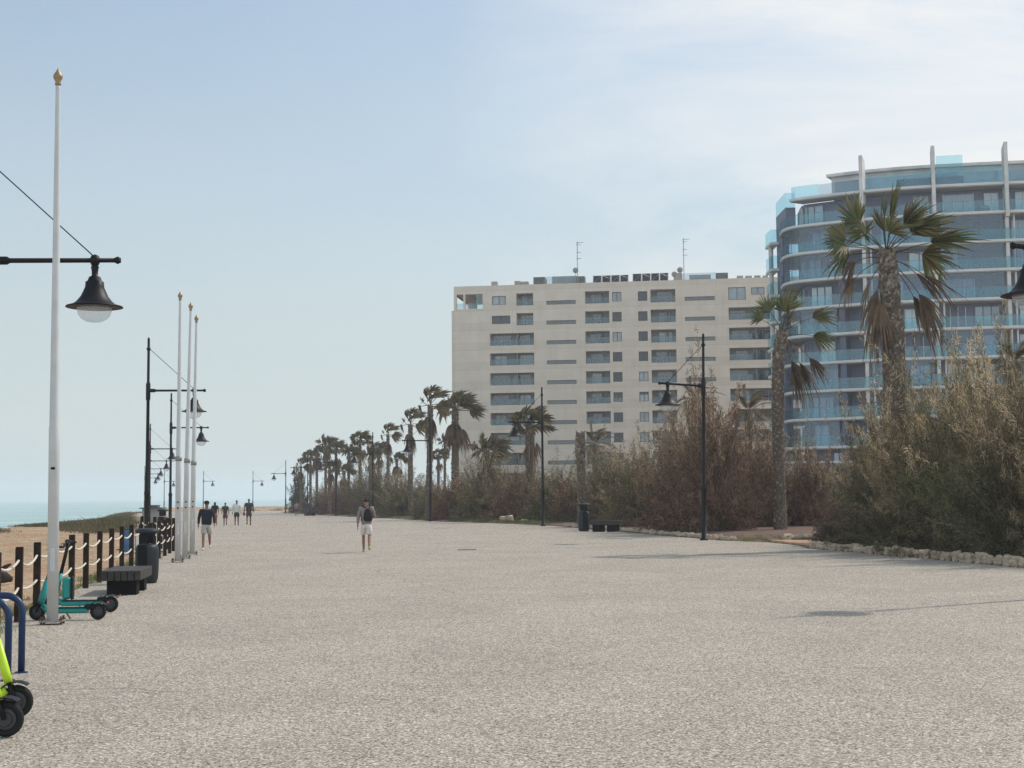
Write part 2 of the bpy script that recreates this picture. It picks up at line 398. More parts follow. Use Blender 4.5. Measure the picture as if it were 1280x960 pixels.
lamps = [
    ('black street lamp reaching in over the nearest white flagpole, its post off the left edge', P(117, 365, 25).x - 1.8, 25, GL, R(2)),
    ('black street lamp rising behind the left bin, arm over the cluster of three flagpoles', 183, 56, GL, R(4)),
    ('black street lamp whose post stands just left of the three flagpoles', 212.5, 86, GL, R(6)),
    ('black street lamp half hidden behind the tall lamp by the left bin, top hidden one', 186.6, 118.7, GL, R(8)),
    ('distant street lamp second highest of those stacked behind the lamp by the left bin', 185.5, 151, GL, R(10)),
    ('distant street lamp third highest of those stacked behind the lamp by the left bin', 182.5, 184, GL, R(12)),
    ('distant street lamp next to lowest of those stacked behind the lamp by the left bin', 181.5, 213, GL, R(12)),
    ('lowest and farthest of the street lamps stacked behind the lamp by the left bin', 180.5, 245, GL, R(12)),
    ('small faraway street lamp seen between the flagpoles and the stacked lamps', 205, 283, GL, R(14)),
    ('small faraway street lamp right of the flagpoles, above the man in dark jacket', 254, 284, GL, R(16)),
    ('small faraway street lamp standing behind the walker with the red bag', 316, 288, GL, R(16)),
    ('faraway lamp standing alone against the sea left of the palm clump', 357, 220, GR, R(193)),
    ('lamp at the far left edge of the palm clump, head against the sky', 384.5, 185, GR, R(195)),
    ('lamp in front of the distant palm clump, above the pavement edge', 420, 163, GR, R(198)),
    ('lamp rising from the bushes behind the man with backpack', 466, 136, GR, R(200)),
    ('lamp beside the tall thin palm left of the beige building', 538, 108, GR, R(203)),
    ('lamp in front of the beige building beside the stocky palm', 679, 84, GR, R(207)),
    ('tallest street lamp on the right, in front of the brown bushes', 880, 56.3, GR, R(212)),
    ('street lamp cut by the right edge, only arm tip and shade in view', P(1289, 365, 24.5).x + 1.526, 25.5, GR, R(212)),
]
proto = None
for lab, px, Y, g, rz in lamps:
    o = empty('street_lamp', at(0, Y), lab, 'street lamp', g, rz) if proto is None else copy_tree(proto)
    if proto is None: proto = o; lamp_parts(o)
    o.location = (at(px, Y) if isinstance(px, int) or abs(px) > 30 else Vector((px, Y, 0))) - Vector((0, 0, .02 if px < 300 else 0)); o.rotation_euler = (0, 0, rz); tag(o, lab, None, g)
LAMPS = [o for o in COL.objects if o.name.startswith('street_lamp')]
LAMPS[17].rotation_euler = (0, R(-1.1), R(212))

# ------------------------------------------------------------------ flagpoles
def flagpole(root, H, near=False):
    p = MB(); p.lathe([(.083, .06), (.080, 2.9), (.074, 2.92), (.034, H - .32), (.03, H - .28)], 16); p.build('pole', 'white_paint', root, True)
    if not near:
        c = MB(); c.lathe([(.080, 2.9), (.094, 2.91), (.094, 3.03), (.074, 3.04)], 16); c.build('collar', 'steel', root, True)
    f = MB(); f.lathe([(.035, H - .28), (.05, H - .26), (.035, H - .23), (.066, H - .17), (.072, H - .14), (.062, H - .11), (.028, H - .06), (.014, H - .03), (0, H)], 14); f.build('finial', 'gold', root, True)
    b = MB(); b.box((0, 0, .05), (.34, .30, .025), 0, .006)
    b.build('base_plate', 'steel', root)
    for sx in (-1, 1):
        for sy in (-1, 1):
            q = MB(); q.lathe([(.018, -.02), (.018, .062), (.032, .063), (.032, .085), (.018, .086), (.016, .12), (0, .121)], 8, (sx * .14, sy * .11, 0)); q.build('bolt', 'rust', root)
    for z_ in ((2.3,) if near else (1.72, 1.55)):
        h = MB(); h.box((.0, -.088, z_), (.06, .03, .035), 0, .008); h.build('cleat', 'bin_dark', root)
    d = MB(); d.box((.0, -.086, .95), (.06, .014, .34), 0, .004); d.build('hatch', 'white_paint', root)
for lab, px, Y, H, tilt in [
    ('tall white flagpole with gold finial standing nearest, beside the teal scooters', 65.5, 21.2, 8.40, R(-.35)),
    ('white flagpole nearest and leftmost in the cluster of three', 222, 41, 7.85, 0),
    ('white flagpole in the middle of the cluster of three', 231, 43.3, 7.85, R(.8)),
    ('white flagpole farthest and rightmost in the cluster of three', 240, 46.3, 7.85, R(.55))]:
    o = empty('flagpole', at(px, Y), lab, 'flagpole', 'white flagpoles', R(8)); flagpole(o, H, Y < 30)
    o.rotation_euler = (0, tilt, R(8))

# ------------------------------------------------------------------ rope fence
fx = [(13.6, -130), (15.6, -80), (17.6, -38), (19.6, -6), (21.6, 22.5), (23.6, 45.5), (25.6, 68), (27.6, 89), (29.6, 107), (31.6, 124), (33.6, 139), (35.6, 152), (37.6, 164), (39.6, 176), (41.6, 188), (43.6, 198.5), (45.6, 206), (47.6, 212), (49.6, 216.5)]
posts = [at(px, Y, 0) for Y, px in fx] + [at(209, 51.2, 0), at(201, 52, 0), at(193, 52.8, 0), at(185, 53.6, 0), at(177, 54.4, 0)]
fence = empty('rope_fence', posts[0], 'dark wooden post fence with two sagging white ropes beside the sand', 'fence')
inv = posts[0].copy()
for i, p in enumerate(posts):
    d = (posts[min(i + 1, len(posts) - 1)] - posts[max(i - 1, 0)]); rz = math.atan2(d.y, d.x)
    q = p - inv; m_ = MB(); lean = random.uniform(-.012, .012)
    m_.box((0, 0, .52 + random.uniform(-.02, .02)), (.108, .108, 1.24), rz, .008)
    m_.build('post', 'post_wood', fence, M=Matrix.Translation(q) @ Matrix.Rotation(lean, 4, 'X'))
    if i:
        a = posts[i - 1] - inv
        for h in (.93, .52):
            m_ = MB(); sag = random.uniform(.06, .12); pts = []
            for k in range(11):
                t = k / 10; w = a.lerp(q, t); pts.append((w.x, w.y, h - sag * 4 * t * (1 - t)))
            m_.tube(pts, .019, 8); m_.build('rope', 'rope', fence, True)

# ------------------------------------------------------------------ benches, bins, racks
def bench(lab, loc, rz, L_=1.95):
    root = empty('bench', loc, lab, 'bench', 'dark slatted benches', rz); root.scale = (1, 1, 1.2 if loc.y > 60 else 1)
    for k in range(6):
        m_ = MB(); m_.box((-.31 + k * .124, L_ / 2, .375), (.114, L_ + random.uniform(-.012, .012), .19), 0, .008); m_.build('slat', 'bench_wood', root)
    for y in (.36, L_ - .36):
        m_ = MB(); m_.box((0, y, .135), (.56, .44, .28), 0, .01); m_.build('plinth', 'bench_base', root)
bp_ = at(157, 27.6, 0)
bench('dark slatted bench beside the left bin and rope fence', bp_ + Vector((0, -.35, 0)), R(8))
bench('dark slatted bench beside the bin below the brown bushes', at(775, 70, 0), R(62), 1.5)
def bin_(root, M='bin_plastic'):
    b = MB(); b.lathe([(.20, 0), (.22, .02), (.25, .10), (.262, .3), (.265, .66), (.255, .75), (.225, .81), (.19, .825)], 24); b.build('body', M, root, True)
    n = MB(); n.lathe([(.17, .86), (.165, 1.06), (.17, 1.07)], 20); n.build('neck', 'bin_dark', root, True)
    for k in (0, 1):
        s = MB(); s.box((0, (-.19, .19)[k], .98), (.20, .05, .27), 0, .01); s.build('support', 'bin_dark', root)
    l = MB(); l.lathe([(.17, 1.06), (.25, 1.065), (.275, 1.09), (.275, 1.115), (.255, 1.14), (.14, 1.165), (0, 1.17)], 24); l.build('lid', M, root, True)
    p = MB(); p.box((0, -.258, .45), (.22, .022, .72), 0, .008); p.build('front_panel', 'bin_dark', root)
for lab, px, Y, rz, s in [('dark grey litter bin with round lid behind the left bench', 183.5, 31.2, R(-10), 1.02),
                       ('dark grey litter bin with round lid beside the bench below the bushes', 730, 71.5, R(10), 1.2),
                       ('small dark litter bin far along the rope fence behind the flagpoles', 203, 72, 0, 1.1)]:
    o = empty('litter_bin', at(px, Y), lab, 'litter bin', 'dark litter bins', rz); bin_(o); o.scale = (s * .94, s * .94, s)
o = empty('waste_drum', at(160.5, 47, .0), 'blue waste drum standing on the sand behind the rope fence', 'bin')
m_ = MB(); m_.lathe([(.17, 0), (.18, .03), (.18, .30), (.19, .32), (.18, .34), (.18, .74), (.19, .78), (.17, .80)], 20); m_.build('drum', 'bin_blue', o, True)
m_ = MB(); m_.lathe([(.165, .801), (.13, .83), (0, .84)], 20); m_.build('rim_cap', 'bin_plastic', o, True)
m_ = MB(); m_.tube([(.23, 0, 0), (.23, 0, .7), (.18, 0, .7)], .018, 8); m_.build('stake', 'steel', o)

for lab, Y, px in (('blue bicycle rack hoop, the farther and right of two', 15.35, 26.5), ('blue bicycle rack hoop, the nearer and left of two', 14.7, 9.5)):
    b0 = at(px, Y, 0); o = empty('bicycle_rack', b0, lab, 'bike rack', 'blue bicycle rack hoops', R(4))
    m_ = MB(); pts = [(0, 0, -.05), (0, 0, .64)] + [(-.18 + .18 * math.cos(t), 0, .64 + .18 * math.sin(t)) for t in np.linspace(.2, math.pi / 2, 7)] + [(-.55, 0, .82)] + [(-.55 - .18 * math.sin(t), 0, .64 + .18 * math.cos(t)) for t in np.linspace(.2, math.pi / 2, 7)] + [(-.73, 0, -.05)]
    m_.tube(pts, .037, 12); m_.build('hoop', 'rack_blue', o, True)
    for x in (0, -.73):
        m_ = MB(); m_.lathe([(.07, 0), (.07, .012), (.05, .016)], 14, (x, 0, 0)); m_.build('flange', 'rack_blue', o)

# ------------------------------------------------------------------ scooters  (front towards local -X, wheels at x = 0 and 0.95)
def wheel(root, x, r=.125):
    t = MB(); t.torus((x, 0, r), r - .028, .028, 28, 10); w = t.build('wheel', 'tyre', root, True)
    h = MB(); h.lathe([(.0, -.03), (.045, -.03), (.05, -.016), (.085, -.012), (.098, -.014), (.098, .014), (.085, .012), (.05, .016), (.045, .03), (0, .03)], 24, (x, 0, r), 'Y'); h.build('rim', 'rim', w)
def scooter(root, body, tower=True):
    wheel(root, 0); wheel(root, .93)
    d = MB(); d.box((.47, 0, .145), (.62, .155, .075), 0, .02); d.box((.18, 0, .17), (.16, .12, .10), 0, .03); d.build('deck', body, root)
    g = MB(); g.box((.47, 0, .190), (.58, .15, .014), 0, .004); g.build('grip_mat', 'scooter_black', root)
    cw = .62 if body == 'lime' else 1.0; s = MB(); s.tube([(.055, 0, .25), (.085, 0, .36), (.15, 0, .62)], [.052 * cw, .055 * cw, .036 * cw], 12); s.build('steering_column', body, root, True, M=None)
    s = MB(); s.tube([(.15, 0, .60), (.24, 0, 1.0), (.262, 0, 1.10)], [.029, .027, .027], 12); s.build('stem', 'scooter_black', root, True)
    n = MB(); n.tube([(.075, 0, .22), (.16, 0, .155), (.26, 0, .145)], [.045, .045, .03], 10); n.build('neck', body, root, True)
    f = MB()
    for sy in (-.048, .048): f.tube([(0, sy, .125), (.03, sy, .22), (.055, sy * .6, .27)], .016, 8)
    f.build('fork', 'scooter_black', root, True)
    def fender(cx, a0, a1, nm):
        q = MB(); pts = [(cx + .155 * math.cos(a), z_, .125 + .155 * math.sin(a)) for a in np.linspace(a0, a1, 9) for z_ in (-.055, .055)]
        pts2 = [(cx + .147 * math.cos(a), z_, .125 + .147 * math.sin(a)) for a in np.linspace(a0, a1, 9) for z_ in (-.055, .055)]
        k = len(pts); fs = []
        for i in range(8):
            fs += [(2 * i, 2 * i + 1, 2 * i + 3, 2 * i + 2), (k + 2 * i, k + 2 * i + 2, k + 2 * i + 3, k + 2 * i + 1), (2 * i, 2 * i + 2, k + 2 * i + 2, k + 2 * i), (2 * i + 1, k + 2 * i + 1, k + 2 * i + 3, 2 * i + 3)]
        fs += [(0, k, k + 1, 1), (16, 17, k + 17, k + 16)]
        q.add(pts + pts2, fs); return q.build('fender', 'scooter_black', root)
    fender(0, R(10), R(125), 'f'); fender(.93, R(40), R(165), 'r')
    b = MB(); b.box((.80, 0, .20), (.14, .13, .09), 0, .02); b.build('rear_housing', 'scooter_black', root)
    l = MB(); l.box((1.075, 0, .26), (.018, .05, .035), R(0), .004); l.build('tail_light', 'reflector', root)
    h = MB(); h.tube([(.30, -.27, 1.10), (.272, -.12, 1.115), (.262, 0, 1.115), (.272, .12, 1.115), (.30, .27, 1.10)], .015, 8); h.build('handlebar', 'scooter_black', root, True)
    for sy in (-1, 1):
        q = MB(); q.tube([(.285, sy * .17, 1.107), (.305, sy * .29, 1.099)], .020, 10); q.build('handle_grip', 'tyre', root, True)
        q = MB(); q.tube([(.26, sy * .15, 1.105), (.20, sy * .20, 1.085), (.215, sy * .27, 1.08)], .007, 6); q.build('brake_lever', 'rim', root)
    c = MB(); c.box((.252, 0, 1.125), (.07, .10, .05), 0, .014); c.build('display', 'scooter_black', root)
    c = MB(); c.lathe([(0, -.02), (.024, -.02), (.026, .02), (0, .02)], 12, (.205, 0, 1.06), 'Y'); c.build('headlight', 'rim', root)
    if tower:
        c = MB(); c.box((.25, 0, .385), (.13, .13, .35), 0, .03, ); c.build('battery_case', body, root)
        c = MB(); c.box((.335, 0, .385), (.035, .12, .36), 0, .01); c.build('case_back', 'scooter_black', root)
    k = MB(); k.tube([(.42, .07, .12), (.46, .17, .005)], .011, 6); k.build('kickstand', 'rim', root)
def place_scooter(lab, name, body, loc, rz, g, tower=True, s=1.0):
    o = empty(name, loc, lab, 'scooter', g, rz); scooter(o, body, tower); o.scale = (s,) * 3
    return o
place_scooter('teal electric scooter nearest, behind the first flagpole', 'electric_scooter', 'teal', at(46, 21.9, 0), R(1), 'teal electric scooters', False, 1.0)
place_scooter('teal electric scooter farther from the camera, with black-backed battery case', 'electric_scooter', 'teal', at(63, 23.3, 0), R(4), 'teal electric scooters', True, 1.03)
place_scooter('lime green scooter at the bottom left corner, the nearer wheel', 'electric_scooter', 'lime', at(7, 11.25, 0), R(183), 'lime green electric scooters', False, 1.12)
place_scooter('lime green scooter behind the nearest one, mostly out of frame', 'electric_scooter', 'lime', at(20, 12.2, 0), R(190), 'lime green electric scooters', False, 1.12)

# ------------------------------------------------------------------ people
def skin_mesh(name, nodes, edges, m, root, sub=1):
    me = bpy.data.meshes.new(name + '_src'); me.from_pydata([n[0] for n in nodes], edges, [])
    o = bpy.data.objects.new(name + '_src', me); COL.objects.link(o)
    o.modifiers.new('s', 'SKIN')
    for i, n in enumerate(nodes):
        r = n[1]; me.skin_vertices[0].data[i].radius = (r, r) if not isinstance(r, tuple) else r
        me.skin_vertices[0].data[i].use_root = (i == 0)
    s = o.modifiers.new('d', 'SUBSURF'); s.levels = sub; s.render_levels = sub
    dg = bpy.context.evaluated_depsgraph_get(); dg.update()
    out = bpy.data.meshes.new_from_object(o.evaluated_get(dg)); out.name = name
    bpy.data.objects.remove(o); bpy.data.meshes.remove(me)
    out.materials.clear(); out.materials.append(MATS[m]); out.polygons.foreach_set('use_smooth', [True] * len(out.polygons))
    return finish(bpy.data.objects.new(name, out), root)
def person(lab, loc, rz, H, top, bottom, shoe, skin='skin', stride=.3, sleeve='long', legs='shorts', hair='short', arms=((0, 0), (0, 0)), cap=None, girth=1.0, sit=False):
    """local +Y is the walking direction; built 1.75 m tall and scaled"""
    root = empty('person', loc, lab, 'person', 'people walking on the promenade', rz); s = H / 1.75; root.scale = (s,) * 3
    g = girth; hipz = .93 if not sit else .50
    J = {}
    for sd, sg in (('l', -1), ('r', 1)):
        fwd = stride * sg
        if sit:
            J[sd] = [(sg * .095, 0, hipz), (sg * .12, .42, hipz + .02), (sg * .12, .45, .09), (sg * .13, .60, .03)]
        else:
            kb = .05 if fwd >= 0 else -.02
            knee = (sg * .10, fwd * .42 + .05, .50); lift = .0 if fwd >= 0 else abs(fwd) * .42
            ank = (sg * .10, fwd * .85 - (.06 if fwd < 0 else 0), .085 + lift)
            toe = (sg * .115, ank[1] + (.17 if fwd >= 0 else .13), .03 + lift * .35)
            J[sd] = [(sg * .095, 0, .90), knee, ank, toe]
    dz = hipz - .93
    sh = {}
    for sd, sg, (af, ab) in (('l', -1, arms[0]), ('r', 1, arms[1])):
        S = Vector((sg * .19 * g, 0, 1.42 + dz)); E = S + Vector((sg * .07, math.sin(af) * .28, -math.cos(af) * .28)); W = E + Vector((sg * .015, math.sin(af + ab) * .25, -math.cos(af + ab) * .25))
        sh[sd] = (S, E, W)
    nodes = [((0, 0, hipz + .02), (.125 * g, .09)), ((0, .01, 1.18 + dz), (.11 * g, .08)), ((0, 0, 1.37 + dz), (.115 * g, .08)), ((0, .0, 1.49 + dz), .055), ((0, .015, 1.555 + dz), (.066, .075)), ((0, .025, 1.64 + dz), (.078, .096)), ((0, .02, 1.715 + dz), (.06, .072))]
    edges = [(0, 1), (1, 2), (2, 3), (3, 4), (4, 5), (5, 6)]
    # nose
    nodes.append(((0, .118, 1.615 + dz), .015)); edges.append((5, 7))
    for sd in 'lr':
        S, E, W = sh[sd]; k = len(nodes)
        nodes += [(tuple(S), .05), (tuple(E), .038), (tuple(W), .028)]
        edges += [(2, k), (k, k + 1), (k + 1, k + 2)]
        dr = (W - E).normalized(); palm = W + dr * .065; k2 = len(nodes); nodes.append((tuple(palm), (.022, .034))); edges.append((k + 2, k2))
        for q in range(4):
            off = Vector((0, (q - 1.5) * .02, 0)); ln = (.065, .078, .072, .055)[q]
            a = palm + off + dr * .035; b = a + dr * ln * .5; c = b + dr * ln * .45 + Vector((-.012 if sd == 'r' else .012, .008, 0)); kk = len(nodes)
            nodes += [(tuple(a), .010), (tuple(b), .009), (tuple(c), .008)]; edges += [(k2, kk), (kk, kk + 1), (kk + 1, kk + 2)]
        a = W + dr * .035 + Vector((0, .042, 0)); b = a + dr * .04 + Vector((0, .012, 0)); kk = len(nodes)
        nodes += [(tuple(a), .012), (tuple(b), .010)]; edges += [(k2, kk), (kk, kk + 1)]
        h, kn, an, toe = J[sd]; k = len(nodes)
        nodes += [(h, .080), (kn, .058), (tuple(Vector(kn).lerp(Vector(an), .35) + Vector((0, -.012, 0))), .057), (an, .038), (toe, .030)]
        edges += [(0, k), (k, k + 1), (k + 1, k + 2), (k + 2, k + 3), (k + 3, k + 4)]
    skin_mesh('body', nodes, edges, skin, root)
    # top
    nodes = [((0, 0, hipz - .09), (.185 * g, .15)), ((0, .005, hipz + .1), (.185 * g, .145)), ((0, .01, 1.2 + dz), (.185 * g, .145)), ((0, 0, 1.38 + dz), (.19 * g, .145)), ((0, .0, 1.50 + dz), .095)]
    edges = [(0, 1), (1, 2), (2, 3), (3, 4)]
    for sd in 'lr':
        S, E, W = sh[sd]; k = len(nodes)
        if sleeve == 'long':
            nodes += [(tuple(S), .083), (tuple(E), .064), (tuple(E.lerp(W, .9)), .047)]; edges += [(3, k), (k, k + 1), (k + 1, k + 2)]
        else:
            nodes += [(tuple(S), .083), (tuple(S.lerp(E, .75)), .072)]; edges += [(3, k), (k, k + 1)]
    skin_mesh('shirt' if sleeve != 'long' else 'jacket', nodes, edges, top, root)
    # bottom
    if legs:
        nodes = [((0, 0, hipz + .06), (.16 * g, .125)), ((0, 0, hipz - .02), (.168 * g, .13))]; edges = [(0, 1)]
        for sd in 'lr':
            h, kn, an, toe = J[sd]; h = Vector(h); kn = Vector(kn); an = Vector(an); k = len(nodes)
            if legs == 'skirt':
                nodes += [(tuple(h), .11), (tuple(h.lerp(kn, .75)), .135)]; edges += [(1, k), (k, k + 1)]
            elif legs == 'long':
                nodes += [(tuple(h), .108), (tuple(kn), .082), (tuple(kn.lerp(an, .92)), .066)]; edges += [(1, k), (k, k + 1), (k + 1, k + 2)]
            else:
                nodes += [(tuple(h), .12), (tuple(h.lerp(kn, .45)), .115), (tuple(h.lerp(kn, .92)), .108)]; edges += [(1, k), (k, k + 1), (k + 1, k + 2)]
        skin_mesh({'skirt': 'skirt', 'long': 'trousers', 'shorts': 'shorts'}[legs], nodes, edges, bottom, root)
    for sd in 'lr':
        h, kn, an, toe = (Vector(x) for x in J[sd])
        d = (toe - an); nodes = [(tuple(an + Vector((0, -.035, -.035))), .046), (tuple(an + d * .5 + Vector((0, 0, -.02))), .046), (tuple(toe + Vector((0, .02, .01))), .038)]
        skin_mesh('shoe', nodes, [(0, 1), (1, 2)], shoe, root)
    hz = 1.66 + dz
    if hair == 'long': nodes = [((0, -.005, hz + .075), (.07, .08)), ((0, -.012, hz), (.094, .096)), ((0, -.05, hz - .12), (.085, .06)), ((0, -.07, hz - .28), (.08, .045)), ((0, -.07, hz - .38), (.05, .03))]
    else: nodes = [((0, .005, hz + .078), (.064, .074)), ((0, -.008, hz + .02), (.087, .097)), ((0, -.03, hz - .05), (.072, .062))]
    skin_mesh('hair', nodes, [(i, i + 1) for i in range(len(nodes) - 1)], 'hair', root)
    if cap:
        m_ = MB(); m_.lathe([(.098, hz + .02), (.10, hz + .06), (.08, hz + .105), (.04, hz + .125), (0, hz + .13)], 16, (0, .015, 0)); m_.box((0, .13, hz + .03), (.14, .12, .012), 0, .004); m_.build('cap', cap, root, True)
    # eyes and ears keep the head readable from any side
    m_ = MB()
    for sx in (-1, 1): m_.lathe([(0, -.012), (.012, -.006), (.014, 0), (.012, .006), (0, .012)], 8, (sx * .032, .112, 1.645 + dz))
    m_.build('eyes', 'hair', root, True)
    return root
def rz_away(px): return -math.atan((px - 640) / F)
pm = person('man in mauve sweater and cream shorts walking away with a black backpack', at(458, 47.2), R(4), 1.78, 'cloth_mauve', 'cloth_cream', 'shoe_yellow', stride=-.36, arms=((-.25, .2), (.15, 1.5)))
# backpack he carries
bk = empty('backpack', pm.location, 'black backpack worn by the man in the mauve sweater', 'backpack', None, pm.rotation_euler.z)
m_ = MB(); 
nodes = [((.06, -.20, 1.0), (.165, .085)), ((.06, -.215, 1.15), (.17, .095)), ((.06, -.20, 1.32), (.14, .085)), ((.06, -.17, 1.46), (.07, .05))]
skin_mesh('pack', nodes, [(0, 1), (1, 2), (2, 3)], 'cloth_black', bk, 2)
for sx in (-1, 1):
    m_ = MB(); m_.tube([(.05 + sx * .06, -.16, 1.46), (sx * .12, -.02, 1.53), (sx * .15, .14, 1.42), (sx * .17, .13, 1.2), (sx * .17, -.10, 1.04)], .018, 8); m_.build('strap', 'cloth_black', bk, True)
m_ = MB(); m_.tube([(.03, -.17, 1.49), (.06, -.185, 1.55), (.09, -.17, 1.49)], .01, 8); m_.build('loop', 'cloth_black', bk, True)
person('man in dark jacket and pale shorts walking towards the camera by the flagpoles', at(258, 50.5), R(188), 1.70, 'cloth_navy', 'cloth_stone', 'shoe_white', stride=.3, arms=((.3, .25), (-.3, .25)), cap='cloth_black', girth=1.12)
person('long haired woman in black top and orange skirt, farther along the promenade', at(268.5, 93), R(8), 1.58, 'cloth_black', 'cloth_orange', 'shoe_white', stride=.26, arms=((-.25, .3), (.3, .3)), sleeve='short', legs='skirt', hair='long', girth=.92)
person('walker in dark top and brown shorts between the orange skirt and white shirt', at(281.5, 94), R(8), 1.52, 'cloth_olive', 'cloth_brown', 'shoe_dark', 'skin_dark', stride=-.28, arms=((.3, .3), (-.25, .2)), sleeve='short', girth=.95)
person('walker in loose white shirt and dark shorts, seen from behind', at(295.8, 95), R(8), 1.68, 'cloth_white', 'cloth_grey', 'shoe_dark', 'skin_dark', stride=.05, sleeve='long', girth=1.1)
pr = person('walker in dark clothes carrying a red bag, rightmost of the distant group', at(311, 95), R(8), 1.76, 'cloth_olive', 'cloth_grey', 'shoe_dark', 'skin_dark', stride=.24, arms=((-.05, .1), (.25, .3)), sleeve='short', girth=1.15)
bg = empty('shoulder_bag', pr.location + Vector((-.33, .02, 0)), 'red bag carried by the dark dressed walker', 'bag')
skin_mesh('pouch', [((0, 0, .62), (.10, .15)), ((0, 0, .80), (.09, .14)), ((0, 0, .9), (.05, .1))], [(0, 1), (1, 2)], 'cloth_red', bg, 2)
m_ = MB(); m_.tube([(0, -.1, .9), (.05, -.05, 1.2), (.16, 0, 1.44), (.05, .05, 1.2), (0, .1, .9)], .012, 6); m_.build('strap', 'cloth_red', bg)
person('far person in light top standing at the left end of the bushes', at(370.5, 165), R(190), 1.66, 'cloth_mauve', 'cloth_grey', 'shoe_dark', stride=.08, sleeve='short')
person('far person in dark trousers beside the purple dressed pair', at(382.5, 166), R(10), 1.75, 'cloth_olive', 'cloth_grey', 'shoe_dark', stride=.1, legs='long')
person('far person in purple sitting on a bench by the palms', at(391, 168) + Vector((0, 0, 0)), R(150), 1.74, 'cloth_purple', 'cloth_purple', 'shoe_dark', sit=True, legs='long')
bench('small far bench under the seated person in purple', at(393.5, 168.3), R(60), 1.5)

# ------------------------------------------------------------------ palms
WIND = np.array((1.0, .12, .0))
def frond(o, az, el, lp, L, nseg=26, droop=.35, wind=.35, spread=100, rng=random, pet_sag=.12, fold=.16):
    """a fan frond: petiole points and the blade's strips"""
    az, el = R(az), R(el); o = np.array(o, float)
    a = np.array((math.cos(el) * math.cos(az), math.cos(el) * math.sin(az), math.sin(el)))
    s = np.cross((0, 0, 1.0), a)
    if np.linalg.norm(s) < .05: s = np.array((0, 1.0, 0))
    s /= np.linalg.norm(s)
    roll = R(rng.choice((-1, 1)) * rng.uniform(25, 80)); n = np.cross(a, s); s = s * math.cos(roll) + n * math.sin(roll)
    pet = [o + a * lp * t + np.array((0, 0, -pet_sag * lp * t * t)) + WIND * (wind * .12 * lp * t * t) for t in np.linspace(0, 1, 6)]
    a2 = pet[-1] - pet[-2]; a2 /= np.linalg.norm(a2); s = s - a2 * s.dot(a2); s /= np.linalg.norm(s); n = np.cross(a2, s)
    T = np.array((0, .22, .45, .7, .88, 1.0)); V = []; Q = []
    for i in range(nseg):
        th = R(-spread + 2 * spread * (i + rng.uniform(-.2, .2)) / (nseg - 1)); ln = L * (1 - .38 * (abs(th) / R(spread)) ** 2) * rng.uniform(.68, 1.08)
        d = a2 * math.cos(th) + s * math.sin(th) + n * (fold * (1 if i % 2 else -1) * .35 + .12); d /= np.linalg.norm(d)
        wv = np.cross(d, n); wv /= np.linalg.norm(wv) + 1e-9; wv = wv * math.cos(fold * 3 * (1 if i % 2 else -1)) + n * math.sin(fold * 3 * (1 if i % 2 else -1))
        wd = L * 2 * R(spread) / nseg * .46
        dr = droop * rng.uniform(.6, 1.4); wn = wind * rng.uniform(.6, 1.3); k = len(V)
        for t, w in zip(T, (.16, .55, 1.0, .80, .42, .06)):
            p = pet[-1] + d * ln * t + np.array((0, 0, -dr * ln * t ** 2.4)) + WIND * (wn * ln * t ** 1.8)
            V += [p + wv * wd * w, p - wv * wd * w]
        for j in range(5): Q.append((k + 2 * j, k + 2 * j + 1, k + 2 * j + 3, k + 2 * j + 2))
    return pet, V, Q
def add_frond(root, o, args, m, name, **kw):
    pet, V, Q = frond(o, *args, **kw)
    p = MB(); lp = args[2]; p.tube(pet, [.028, .022, .018, .016, .014, .012], 6)
    k = len(V); V = list(V) + [np.array(v) for v in p.v]
    # stalk and blade make one leaf
    Q = list(Q) + [tuple(i + k for i in f) for f in p.f if len(f) == 4]
    return finish(bpy.data.objects.new(name, np_mesh(name, V, Q, m)), root)
def trunk(root, path, radii, m='bark', boots=0, boot_r=1.0, rng=random):
    t = MB(); n = 16; pts = []; rr = []
    for i in range(len(path) - 1):
        for k in range(8):
            u = k / 8; pts.append(Vector(path[i]).lerp(Vector(path[i + 1]), u)); rr.append((radii[i] * (1 - u) + radii[i + 1] * u) * rng.uniform(.95, 1.05))
    pts.append(Vector(path[-1])); rr.append(radii[-1]); t.tube(pts, rr, n); o = t.build('trunk', m, root, True)
    if boots:
        b = MB(); N = len(pts) - 1
        for i in range(boots):
            f = (i + .5) / boots; ang = i * 2.39996; q = f * N; k = min(N - 1, int(q)); c = pts[k].lerp(pts[k + 1], q - k); r = rr[k] * boot_r
            d = Vector((math.cos(ang), math.sin(ang), 0)); sd = Vector((-d.y, d.x, 0)); h = rng.uniform(.10, .20); w = rng.uniform(.05, .085); out = rng.uniform(.025, .075)
            a0 = c + d * r * .93; up = Vector((0, 0, 1))
            b.add([a0 - sd * w, a0 + sd * w, a0 + d * out + sd * w * .5 + up * h, a0 + d * out - sd * w * .5 + up * h, a0 + up * h * .9 - sd * w * .6, a0 + up * h * .9 + sd * w * .6],
                  [(0, 1, 2, 3), (3, 2, 5, 4), (0, 3, 4), (1, 5, 2)])
        tag(b.build('leaf_base', 'boot', o), kind='stuff')
    return o
